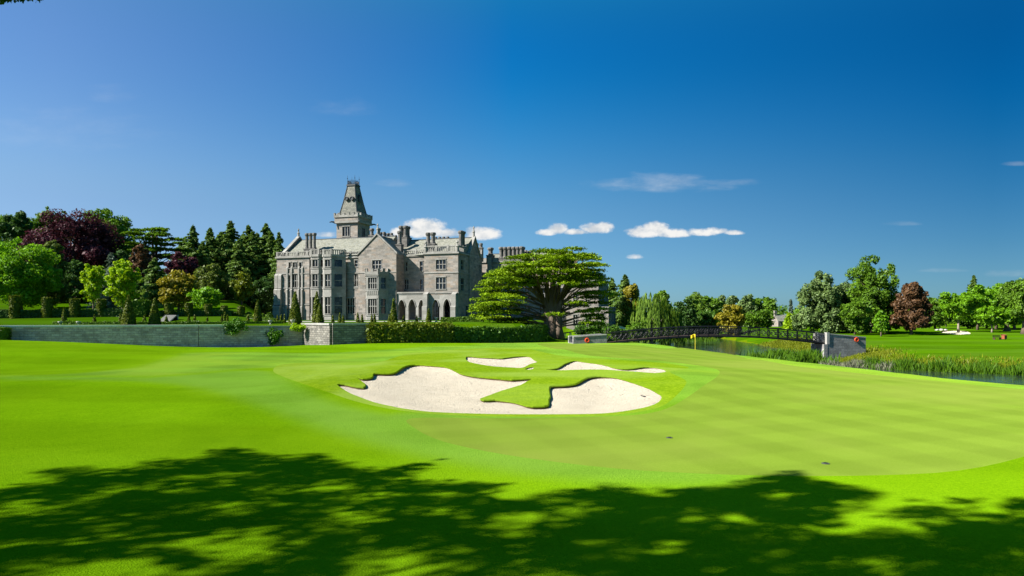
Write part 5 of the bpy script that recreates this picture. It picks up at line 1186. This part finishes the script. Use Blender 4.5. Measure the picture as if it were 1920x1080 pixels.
hedge_run('box_hedge', 'square cut dark hedge standing at the left end of the garden wall', [(-66.0, 82.6), (-61.9, 84.0)], 2.1, 1.5, 3600, .15, 'box', 824)
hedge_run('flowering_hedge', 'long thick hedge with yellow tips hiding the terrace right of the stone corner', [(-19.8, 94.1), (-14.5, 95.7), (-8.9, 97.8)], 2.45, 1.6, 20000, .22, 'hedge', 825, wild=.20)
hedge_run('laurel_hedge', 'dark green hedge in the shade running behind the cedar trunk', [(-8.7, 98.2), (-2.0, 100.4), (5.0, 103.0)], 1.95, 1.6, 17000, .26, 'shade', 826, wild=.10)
hedge_run('box_hedge', 'low clipped hedge strip before the right arches of the manor', [pt(828, 118), pt(906, 117)], .75, 1.0, 3000, .14, 'box', 827)
hedge_run('box_hedge', 'low dark box hedge at the foot of the manor left corner', [pt(436, 120.5), pt(516, 119)], .55, .9, 2200, .14, 'box', 828)
def bush(name, label, cat, px, py, Y, wpx, hpx, n, size, mat, seed, flat=1.0):
    """loose shrub or creeper made of leaf clumps round a photo position"""
    rs = np.random.RandomState(seed); c = ray(px, py, Y); r = wpx / 2 / F * Y; hh = hpx / 2 / F * Y
    C = [(rs.normal(0, r * .45), rs.normal(0, r * .3) * flat, rs.normal(0, hh * .45)) for _ in range(16)]; R = [(r * .42, r * .42 * flat, hh * .40)] * 16
    V, T = blob_leaves(C, R, n, size, rs); o = quads_obj(name, V, T, M[mat]); o.location = c; return tag(o, label, cat)
bush('climbing_plant', 'fresh green climber spilling over the terrace wall top', 'plant', 438, 616, 93.2, 38, 30, 1500, .17, 'ivy', 840, .35)
bush('climbing_plant', 'dark green climber covering the lower terrace wall left of the corner', 'plant', 511, 630, 95.2, 30, 34, 1500, .17, 'ivy', 841, .3)
bush('flowering_shrub', 'yellow green shrub spilling over the wall beside the fattest yew cone', 'shrub', 556, 613, 96.0, 30, 16, 900, .16, 'lime', 842, .6)
bush('climbing_plant', 'small yellowish plant growing in the shaded wall angle', 'plant', 584, 624, 96.3, 16, 18, 400, .14, 'hedge', 843, .4)
LEDGE = simple('urn_stone', (.38, .37, .34), .8, 0, .12)
def urn(px, Y, top, base, lb, i, fig=False):
    x, y, z = gpos(px, Y); z = CZ - (base - HY) / F * Y; h = (base - top) / F * Y; t = thing('garden_urn', lb, 'urn', (x, y, z - .05), 0, 'pale garden urns'); mb = MB()
    mb.box(-h * .27, h * .27, -h * .27, h * .27, 0, h * .18); mb.build('plinth', LEDGE, t); mb = MB()
    mb.lathe([(h * .24, h * .181), (h * .12, h * .28), (h * .10, h * .42), (h * .22, h * .55), (h * .38, h * .74), (h * .46, h * .93), (h * .47, h), (h * .36, h * .98), (h * .2, h * .8)], (0, 0, 0), 12); mb.build('bowl', LEDGE, t, True)
for i, (px, Y, a, b, lb) in enumerate([(113, 96, 602, 611, 'pale stone urn behind the garden wall, leftmost of the urns'), (147.5, 96, 602, 611.5, 'pale stone urn with a wide flat rim near the left end of the wall'), (507, 98, 600, 609, 'pale stone urn on the terrace wall left of the fattest cone'), (549, 96.8, 599, 609, 'pale stone urn on the terrace wall in front of the fattest cone'), (785, 114, 594.5, 603.5, 'pale stone ornament before the arcade, left of the pier'), (818, 114.5, 594.5, 603.5, 'pale stone ornament before the first right hand arch')]): urn(px, Y, a, b, lb, i)
x, y, z = gpos(306, 107); mb = MB()
for k in range(7): mb.box(-.9, .9, k * .38, (k + 1) * .38 + .4, -.4, .05 + k * .17)
st = mb.build('garden_steps', COPE); st.location = (x, y, z); tag(st, 'short flight of pale stone steps up the garden bank', 'steps')

# ------------------------------------------------------------------ bridge, lifebuoys, flag and other course furniture
GREYST = stone('abutment_stone', [(.17, .165, .165), (.22, .215, .21), (.27, .26, .255)], .9, .4, .015, .85, .7, (.1, .1, .1), .5, .6)
BL = Vector((13.3, 96.0)); BR = Vector((46.3, 100.6)); BD = (BR - BL); BLEN = BD.length; BD.normalize(); BN = Vector((BD.y, -BD.x)); BL -= BN * 1.35; BR -= BN * 1.35      # BN points to the camera side
br = thing('foot_bridge', 'long arched black iron footbridge with lattice rails over the river', 'bridge', (BL.x, BL.y, 0), math.atan2(BD.y, BD.x))
def zdeck(t): return .62 - .10 * t + 1.06 * (1 - (2 * t - 1) ** 2)
mb = MB(); K = 36; HWD = 1.15
for i in range(K):
    t0, t1 = i / K, (i + 1) / K; mb.obox((t0 * BLEN, 0), (t1 * BLEN + .0, 0), HWD, zdeck(t0) - .28, zdeck(t0), zdeck(t1) - .28, zdeck(t1))
mb.build('deck', WOODD, br)
for side in (-1, 1):
    yo = side * (HWD + .06); rl = MB(); n = 22
    for a, r in ((1.25, .06), (.98, .03), (.12, .04), (-.20, .09)): rl.tube([(t * BLEN, yo, zdeck(t) + a) for t in np.linspace(0, 1, 40)], r, 6)
    for i in range(n * 2):
        t0, t1 = i / (n * 2), (i + 1) / (n * 2); x0, x1 = t0 * BLEN, t1 * BLEN; a0, b0, a1, b1 = zdeck(t0) + .14, zdeck(t0) + .96, zdeck(t1) + .14, zdeck(t1) + .96
        rl.tube([(x0, yo, a0), (x1, yo, b1)], .036, 4, cap=False); rl.tube([(x0, yo, b0), (x1, yo, a1)], .036, 4, cap=False)
        cx, cz = (x0 + x1) / 2, (a0 + b1) / 2; rl.tube([(cx + .2 * math.cos(k), yo, cz + .2 * math.sin(k)) for k in np.linspace(0, 6.2832, 11)], .032, 4, cap=False)
    ro = rl.build('railing', IRON, br)
    for i in range(n + 1):
        t = i / n; pm = MB(); pm.box(t * BLEN - .045, t * BLEN + .045, yo - .055, yo + .055, zdeck(t) - .24, zdeck(t) + 1.3); pm.build('post', IRON, ro)
def wing(u, side, dx, dy, L, ha, hb, zb_):
    """stone wing wall flaring from the bridge end along world direction (dx, dy)"""
    d = Vector((dx, dy)).normalized(); l = Vector((d.dot(BD), d.dot(-BN))); a = Vector((u, side * (HWD + .25))); b = a + l * L
    mb = MB(); mb.obox((a.x, a.y), (b.x, b.y), .24, zb_, ha, zb_, hb); w = mb.build('abutment', GREYST, br)
    mb = MB(); mb.obox((a.x, a.y), (b.x, b.y), .31, ha + .002, ha + .14, hb + .002, hb + .14); mb.build('coping', COPE, w)
wing(-.05, -1, -BD.x, -BD.y, 4.8, 1.70, 1.40, -2.0); wing(-.05, 1, -BD.x, -BD.y, 4.8, 1.70, 1.40, -2.0)
wing(BLEN + .05, -1, BD.x, BD.y, 6.1, 1.72, 1.16, -2.6); wing(BLEN + .05, 1, BD.x, BD.y, 6.1, 1.72, 1.16, -2.6)
mb = MB(); mb.box(-4.8, -.06, -HWD, HWD, -2.0, .60); mb.build('ramp', GREYST, br)
mb = MB(); mb.box(BLEN + .06, BLEN + 6, -HWD, HWD, -2.6, .50); mb.build('ramp', GREYST, br)
mb = MB(); mb.box(BLEN - .55, BLEN + .04, -HWD - .52, HWD + .52, -2.7, .24); mb.build('pier', GREYST, br)
mb = MB(); mb.box(-.45, .03, -HWD - .52, HWD + .52, -2.7, .34); mb.build('pier', GREYST, br)
for s in (-1, 1):
    mb = MB(); mb.box(BLEN - .12, BLEN + .30, s * (HWD + .25) - .33, s * (HWD + .25) + .33, .25, 1.98); mb.build('gate_pier', COPE, br)
BUOY = simple('lifebuoy_red', (.60, .07, .02), .45, 0, .12); BUOYW = simple('lifebuoy_band', (.75, .72, .68), .5)
def buoy(e, side_dir, t_, z, lb):
    d = Vector(side_dir).normalized(); nrm = BN
    p = e + BN * (HWD + .25) + d * t_ + nrm * (.24 + .10); t = thing('lifebuoy', lb, 'lifebuoy', (p.x, p.y, z), math.atan2(nrm.x, -nrm.y), 'red lifebuoys on the bridge walls'); mb = MB(); R_, r_ = .26, .085
    for i in range(20):
        for j in range(8):
            q = []
            for a, b in ((i, j), (i + 1, j), (i + 1, j + 1), (i, j + 1)):
                A, B = a * 2 * math.pi / 20, b * 2 * math.pi / 8; q.append(((R_ + r_ * math.cos(B)) * math.cos(A), -r_ * math.sin(B), (R_ + r_ * math.cos(B)) * math.sin(A)))
            mb.poly(q)
    mb.build('ring', BUOY, t, True)
    mb = MB(); mb.box(-.05, .05, .0, .09, -.24, .24); mb.box(-.24, -.051, .0, .09, -.05, .05); mb.box(.051, .24, .0, .09, -.05, .05); mb.build('bracket', BUOY, t)
buoy(BL, -BD, 2.9, 1.0, 'round orange red lifebuoy on the stone wall at the cedar end of the bridge'); buoy(BR, BD, 4.6, .90, 'round orange red lifebuoy on the stone wall at the far lawn end of the bridge')

YEL = simple('flag_yellow', (.80, .56, .01), .6, 0, .08); POLE = simple('flagstick_yellow', (.75, .60, .04), .4)
fx, fy = hit([(1303.5, 655.5)])[0]; fz = float(G(fx, fy)); fl = thing('golf_flag', 'yellow flag on a thin yellow pole marking the hole on the far green', 'flag', (fx, fy, fz)); H_ = 29 / F * fy
mb = MB(); mb.tube([(0, 0, -.05), (0, 0, H_)], .022, 8); mb.build('pole', POLE, fl)
mb = MB(); n = 8; g = lambda u, v: (-.52 * u, .07 * math.sin(u * 6), H_ - .03 - .38 * v - .10 * u * u + .03 * math.sin(u * 5))
for i in range(n):
    for j in range(3): mb.poly([g(i / n, j / 3), g((i + 1) / n, j / 3), g((i + 1) / n, (j + 1) / 3), g(i / n, (j + 1) / 3)])
fo = mb.build('cloth', YEL, fl, True); md = fo.modifiers.new('thickness', 'SOLIDIFY'); md.thickness = .01
rx, ry = hit([(1216, 741)])[0]; rz_ = float(G(rx, ry)) - .10
rk = thing('bunker_rake', 'dark rake lying on the sand near the right tip of the front bunker', 'rake', (rx, ry, rz_), math.radians(14)); mb = MB(); mb.tube([(-.28, 0, .05), (.62, .1, .08)], .016, 8); mb.build('handle', IRON, rk)
mb = MB(); mb.box(-.33, -.28, -.28, .28, .04, .075)
for k in range(8): mb.box(-.36, -.30, -.27 + k * .072, -.25 + k * .072, -.02, .045)
mb.build('head', IRON, rk)
CAP = simple('sprinkler_cap', (.05, .055, .045), .6)
for (px, py, lb) in ((1255, 821, 'round dark sprinkler cap flush in the green nearer the bunker'), (1548, 869.5, 'round dark sprinkler cap close to the front edge of the green')):
    x, y = hit([(px, py)])[0]; z = float(G(x, y)); t = thing('sprinkler_cap', lb, 'sprinkler', (x, y, z), 0, 'sprinkler caps in the green'); mb = MB(); mb.lathe([(.115, -.04), (.115, .012), (.10, .018), (.02, .02)], (0, 0, 0), 18); mb.build('rim', CAP, t); mb = MB(); mb.lathe([(.06, .021), (.06, .03), (.01, .032)], (0, 0, 0), 12); mb.build('centre_plug', IRON, t)
# litter bin and bench on the far lawn
RUST = simple('rust_brown_wood', (.22, .06, .025), .7, 0, .25)
x, y, z = gpos(1883, 132); t = thing('litter_bin', 'rust brown box on posts on the far lawn near the right edge', 'bin', (x, y, z - .05), .3); mb = MB(); mb.box(-.33, .33, -.3, .3, .22, .95); mb.build('box', RUST, t); mb = MB(); mb.poly([(-.40, -.36, .955), (.40, -.36, .955), (.40, .36, 1.12), (-.40, .36, 1.12)]); mb.box(-.4, .4, .30, .36, .9, 1.1); mb.build('lid', RUST, t)
for s in (-1, 1): mb = MB(); mb.box(s * .28 - .04, s * .28 + .04, -.05, .05, -.1, .22); mb.build('leg', WOODD, t)
x, y, z = gpos(1870, 133); t = thing('park_bench', 'low wooden bench beside the rust brown box on the far lawn', 'bench', (x, y, z - .03), .15); mb = MB()
for k in range(3): mb.box(-.8, .8, -.25 + k * .17, -.11 + k * .17, .42, .47)
mb.build('seat', WOODD, t); mb = MB()
for k in range(2): mb.box(-.8, .8, .28, .32, .58 + k * .17, .70 + k * .17)
mb.build('backrest', WOODD, t)
for s in (-1, 1): mb = MB(); mb.box(s * .68 - .04, s * .68 + .04, -.22, .27, -.1, .415); mb.box(s * .68 - .04, s * .68 + .04, .271, .279, .0, .85); mb.build('leg', WOODD, t)
# far cottage
x, y, z = gpos(1468, 235); ct = thing('cottage', 'small stone cottage with gabled roof and two chimneys among the far trees', 'house', (x, y, z - .2), .2); ct.scale = (.7, .7, .7); mb = MB(); mb.prism([(-4.5, -3), (4.5, -3), (4.5, 3), (-4.5, 3)], 0, 3.2); mb.poly([(-4.5, -3, 3.2), (-4.5, 3, 3.2), (-4.5, 0, 6.0)]); mb.poly([(4.5, 3, 3.2), (4.5, -3, 3.2), (4.5, 0, 6.0)]); mb.build('wall', STONE, ct)
mb = MB(); mb.poly([(-4.8, -3.3, 3.0), (4.8, -3.3, 3.0), (4.8, 0, 6.15), (-4.8, 0, 6.15)]); mb.poly([(4.8, 3.3, 3.0), (-4.8, 3.3, 3.0), (-4.8, 0, 6.15), (4.8, 0, 6.15)]); rf = mb.build('roof', SLATE, ct)
for s in (-4.2, 4.0): mb = MB(); mb.box(s - .6, s + .6, -.5, .5, 4.5, 8.2); mb.build('chimney', STONE, rf)
for s in (-2.6, 0, 2.6): mb = MB(); mb.box(s - .5, s + .5, -3.06, -3.003, 1.1, 2.5); w = mb.build('window', TRIM, ct); mb = MB(); mb.box(s - .4, s + .4, -3.09, -3.065, 1.2, 2.4); mb.build('pane', GLASS, w)
# garden furniture seen beside the cedar trunk
WHITE = simple('white_paint', (.5, .49, .47), .5, 0, .06)
def chair(px, Y, rz, lb):
    x, y, z = gpos(px, Y); t = thing('garden_chair', lb, 'chair', (x, y, z), rz, 'white chairs by the cedar'); mb = MB(); mb.box(-.24, .24, -.24, .24, .43, .47); mb.build('seat', WHITE, t); mb = MB()
    for k in range(4): mb.box(-.24 + k * .135, -.17 + k * .135, .21, .24, .471, .95)
    mb.box(-.24, .24, .205, .245, .951, 1.03); mb.build('backrest', WHITE, t)
    for a in (-1, 1):
        for b in (-1, 1): mb = MB(); mb.box(a * .21 - .025, a * .21 + .025, b * .21 - .025, b * .21 + .025, 0, .429); mb.build('leg', WHITE, t)
chair(1060, 112, .4, 'white garden chair just right of the cedar trunk, nearer the trunk'); chair(1068, 113, -.7, 'white garden chair right of the cedar trunk, nearer the bridge wall')
x, y, z = gpos(1162, 146); t = thing('parasol', 'small white parasol in the garden between cedar and weeping tree', 'parasol', (x, y, z)); mb = MB(); mb.tube([(0, 0, 0), (0, 0, 2.6)], .04, 8); mb.build('pole', WHITE, t); mb = MB(); mb.lathe([(1.7, 2.1), (1.2, 2.35), (.5, 2.62), (.05, 2.75)], (0, 0, 0), 8); mb.build('canopy', WHITE, t)
x, y, z = gpos(1179, 140); green('clipped_bush', 'small bright clipped drum bush left of the bridge', 'shrub', 'drum', (.55, hgt(611, 140, z)), (x, y, z), 500, .16, 'bright', 850)
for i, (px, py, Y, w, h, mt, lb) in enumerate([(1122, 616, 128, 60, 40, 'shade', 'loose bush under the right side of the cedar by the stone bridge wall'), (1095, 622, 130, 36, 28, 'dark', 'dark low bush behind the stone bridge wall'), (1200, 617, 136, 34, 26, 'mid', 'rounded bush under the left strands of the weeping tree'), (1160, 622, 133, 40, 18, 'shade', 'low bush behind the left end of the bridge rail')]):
    bush('garden_bush', lb, 'shrub', px, py, Y, w, h, 1500, .3, mt, 860 + i)
# stones on the far lawn
ROCK = simple('boulder_stone', (.35, .34, .32), .9, 0, .2)
for i, (px, s, lb) in enumerate(((1757, .5, 'pale boulder on the far lawn, left of three'), (1765, .6, 'pale boulder on the far lawn, middle and largest of three'), (1773, .45, 'pale boulder on the far lawn, right of three'))):
    x, y, z = gpos(px, 185); bm = bmesh.new(); bmesh.ops.create_icosphere(bm, subdivisions=2, radius=s); rr = random.Random(i)
    for v in bm.verts: v.co *= rr.uniform(.8, 1.15); v.co.z *= .65
    me = bpy.data.meshes.new('boulder'); bm.to_mesh(me); bm.free(); me.materials.append(ROCK); o = bpy.data.objects.new('boulder', me); COL.objects.link(o); o.location = (x, y, z + .1); tag(o, lb, 'rock', 'boulders on the far lawn')

# ------------------------------------------------------------------ reeds and bank grasses (uncountable)
def blades(name, label, spots, n, h, wd, mat, seed, hv=.35):
    rs = np.random.RandomState(seed); S = np.array(spots); k = rs.choice(len(S), n, p=S[:, 3] / S[:, 3].sum()) if S.shape[1] > 3 else rs.choice(len(S), n)
    P = S[k, :2] + rs.normal(0, 1, (n, 2)) * S[k, 2:3]; z = np.maximum(G(P[:, 0], P[:, 1]), WATER_Z - .3); hh = h * np.exp(np.clip(rs.normal(0, hv, n), -.8, .45)); clump = .75 + .4 * np.sin(P[:, 0] * 1.3 + seed) * np.sin(P[:, 1] * 1.1); hh *= clump
    a = rs.uniform(0, 6.28, n); t = np.column_stack([np.cos(a), np.sin(a), np.zeros(n)]) * wd / 2; ln = rs.normal(0, .18, (n, 2)) * hh[:, None]; B = np.column_stack([P, z - .05])
    Mi = B + np.column_stack([ln * .35, hh * .6]); T = B + np.column_stack([ln, hh]); V = np.stack([B - t, B + t, T + t * .15, Mi - t * .8], 1)
    o = quads_obj(name, V, np.clip(rs.uniform(0, 1, n), 0, 1), M[mat]); return tag(o, label, 'reeds' if 'reed' in name else 'grass', None, 'stuff')
far_edge = lambda y, d=0.0: (float(np.interp(y, FBY, FBX)) + d, y)
sp = []
for y in np.arange(58, 82, .6): x, _ = far_edge(y, -.5); sp.append((x, y, 1.0, 1.0)); x, _ = far_edge(y, 1.2); sp.append((x, y, 1.1, .8))
blades('reeds', 'tall green reeds lining the far river bank at right', sp, 30000, 1.05, .06, 'reed', 901)
sp = [(37 + a - b * .1, 89.5 + b, 1.0, 1.0) for a in np.linspace(-3.2, 2.4, 6) for b in np.linspace(-2, 3, 5)]
blades('reeds', 'dense bright green reed bed beside the bridge pier', sp, 17000, 1.35, .07, 'reed', 902)
sp = [(41.4 + a, 81.0 + b, .7, 1.0) for a in np.linspace(-2.8, 2.6, 6) for b in np.linspace(-1.2, 1.6, 4)]
blades('dry_reeds', 'grey dry reed bed in front of the bridge pier', sp, 8500, .85, .05, 'dry', 903)
sp = []
for y in np.arange(60, 150, 1.0): x, _ = far_edge(y, 4.5); sp.append((x, y, 1.6, 1.0)); x, _ = far_edge(y, 7.5); sp.append((x, y, 1.8, .8))
blades('long_grass', 'yellow green uncut grass on the far river bank', sp, 36000, .40, .09, 'bankgrass', 904)
sp = [(*pt(px, 172), 2.0, 1.0) for px in np.arange(1240, 1330, 5)]
blades('reeds', 'green reeds at the far water edge seen under the bridge', sp, 2600, 1.3, .12, 'reed', 905)

# ------------------------------------------------------------------ overhanging trees left of the view: their shade falls across the foreground
S1 = [(-60,930),(0,915),(60,912),(130,915),(95,880),(170,882),(240,885),(310,860),(350,868),(430,840),(480,855),(590,855),(600,870),(680,880),(735,885),(820,862),(760,900),(860,915),(930,910),(890,935),(1000,965),(970,990),(1100,1000),(1000,1090),(500,1085),(330,1055),(230,1045),(0,1085),(-60,1080)]
S2 = [(960,940),(1040,935),(1130,910),(1200,932),(1240,942),(1280,920),(1400,915),(1490,886),(1540,890),(1560,910),(1630,927),(1590,940),(1570,965),(1540,995),(1640,1003),(1760,985),(1930,940),(2000,930),(2000,1090),(1000,1090),(1000,1000)]
HOLES = [[(0,945),(100,940),(160,965),(60,975),(0,970)],[(240,1000),(480,985),(560,1000),(420,1035),(240,1030)],[(960,955),(1090,950),(1130,985),(1030,985),(960,975)],[(620,1035),(860,1040),(900,1065),(660,1065)],[(1500,985),(1600,985),(1620,1005),(1520,1008)],[(1340,1040),(1480,1030),(1480,1045),(1360,1055)]]
def shade_tree(name, label, poly, trunk_xy, n_cl, seed, hl, hh, band, tips=()):
    rs = np.random.RandomState(seed); x0, y0 = trunk_xy; z0 = float(G(x0, y0)); w = hit(poly); ws = np.array(w); lo, hi = ws.min(0), ws.max(0); holes = [hit(h) for h in HOLES]
    C = []; k = 1 / math.tan(SUN_EL); tries = 0
    while len(C) < n_cl and tries < 60000:
        tries += 1; gx, gy = rs.uniform(lo[0], hi[0]), rs.uniform(lo[1] - band, hi[1])
        core = bool(in_poly(np.array([gx]), np.array([gy]), w)[0]); near = gy < lo[1]
        if not (core or near): continue
        hole = any(in_poly(np.array([gx]), np.array([gy]), h)[0] for h in holes)
        if hole and rs.uniform() > .16: continue
        if math.sin(gx * 1.9 + seed) * math.sin(gy * 1.3 + gx * .4) > (.66 if core else .35): continue
        h = rs.uniform(hl, hh); ok = False
        for _ in range(8):
            p = (gx + SUN_AZ.x * h * k, gy + SUN_AZ.y * h * k, h)
            Y = p[1]; px = CX + p[0] / Y * F if Y > .5 else -1e4; py = HY - (p[2] - CZ) / Y * F if Y > .5 else -1e4
            if Y <= .5 or px < -60 or py < -70: ok = True; break
            h += 1.2
        if ok: C.append(p)
    RAD = list(rs.uniform(.16, .48, len(C)))
    for a, b in tips:                                        # branch ends reaching past the crown
        h = rs.uniform(hl + 3, hh - 2); A, B = hit([a, b])
        for u in np.linspace(0, 1, 34):
            w_ = (1 - u) * .42 + .10; gx = A[0] + (B[0] - A[0]) * u + rs.normal(0, w_ * .7); gy = A[1] + (B[1] - A[1]) * u + rs.normal(0, w_ * .9); hq = h + rs.normal(0, .4)
            C.append((gx + SUN_AZ.x * hq * k, gy + SUN_AZ.y * hq * k, hq)); RAD.append(w_ * rs.uniform(.5, 1))
    RAD = np.array(RAD)[:, None]
    C = np.array(C); t = thing(name, label, 'tree', (x0, y0, z0 - .2)); L = C - np.array([x0, y0, z0 - .2])
    V, T = blob_leaves(L, RAD * np.array([[1.1, 1.1, .8]]), n_cl * 17, .19, rs, up=.3, jit=.8)
    mb = MB(); ht = L[:, 2].mean(); cx, cy = L[:, 0].mean(), L[:, 1].mean()
    mb.tube([(0, 0, 0), (cx * .1, cy * .1, ht * .3), (cx * .4, cy * .4, ht * .7), (cx * .8, cy * .8, ht)], [.75, .55, .4, .15], 10)
    for i in rs.choice(len(L), 42, replace=False):
        e = Vector(L[i]); f = rs.uniform(.35, .95); b = Vector((cx * .4 * f, cy * .4 * f, ht * .7 * f)); mb.tube([b, b.lerp(e, .5) + Vector((0, 0, .6)), e], [.12, .07, .02], 5)
    mb.build('trunk', BARK, t, True); return t, V, T
t1, V1, T1 = shade_tree('overhanging_tree', 'leafy tree leaning in from the left whose twigs touch the top corner', S1, (-27, 6), 1600, 61, 12, 24, 4.5, [((230, 905), (90, 879)), ((390, 885), (300, 858)), ((490, 885), (425, 838)), ((520, 878), (600, 850)), ((690, 900), (825, 862)), ((800, 920), (940, 908)), ((640, 890), (585, 856)), ((150, 930), (20, 905))])
tw = np.random.RandomState(8); tc = []                          # the twig tips in the top left corner of the photo
for px, py in ((5, -2), (14, 1), (24, -1), (36, 0), (50, -3), (66, 0), (72, -2), (0, 4)): p = ray(px, py, 12.0) - Vector(t1.location); tc.append(tuple(p))
Vt, Tt = blob_leaves(tc, [(.07, .07, .025)] * len(tc), 90, .065, tw); quads_obj('crown', np.concatenate([V1, Vt]), np.concatenate([T1, Tt]), M['dark'], t1)
mb = MB(); a = ray(-60, -30, 12.0) - Vector(t1.location); mb.tube([a, ray(0, -4, 12) - Vector(t1.location), ray(40, -6, 12) - Vector(t1.location), ray(74, 0, 12) - Vector(t1.location)], [.03, .018, .012, .005], 5); mb.build('branch', BARK, t1)
t2, V2, T2 = shade_tree('overhanging_tree', 'leafy tree standing out of view whose shadow falls across the right foreground', S2, (-20, 1), 1700, 62, 14, 26, 4.5, [((1080, 948), (950, 940)), ((1220, 945), (1125, 908)), ((1370, 935), (1275, 917)), ((1500, 920), (1488, 884)), ((1550, 925), (1650, 926)), ((1700, 975), (1830, 935)), ((1420, 925), (1400, 905))])
quads_obj('crown', V2, T2, M['mid'], t2)
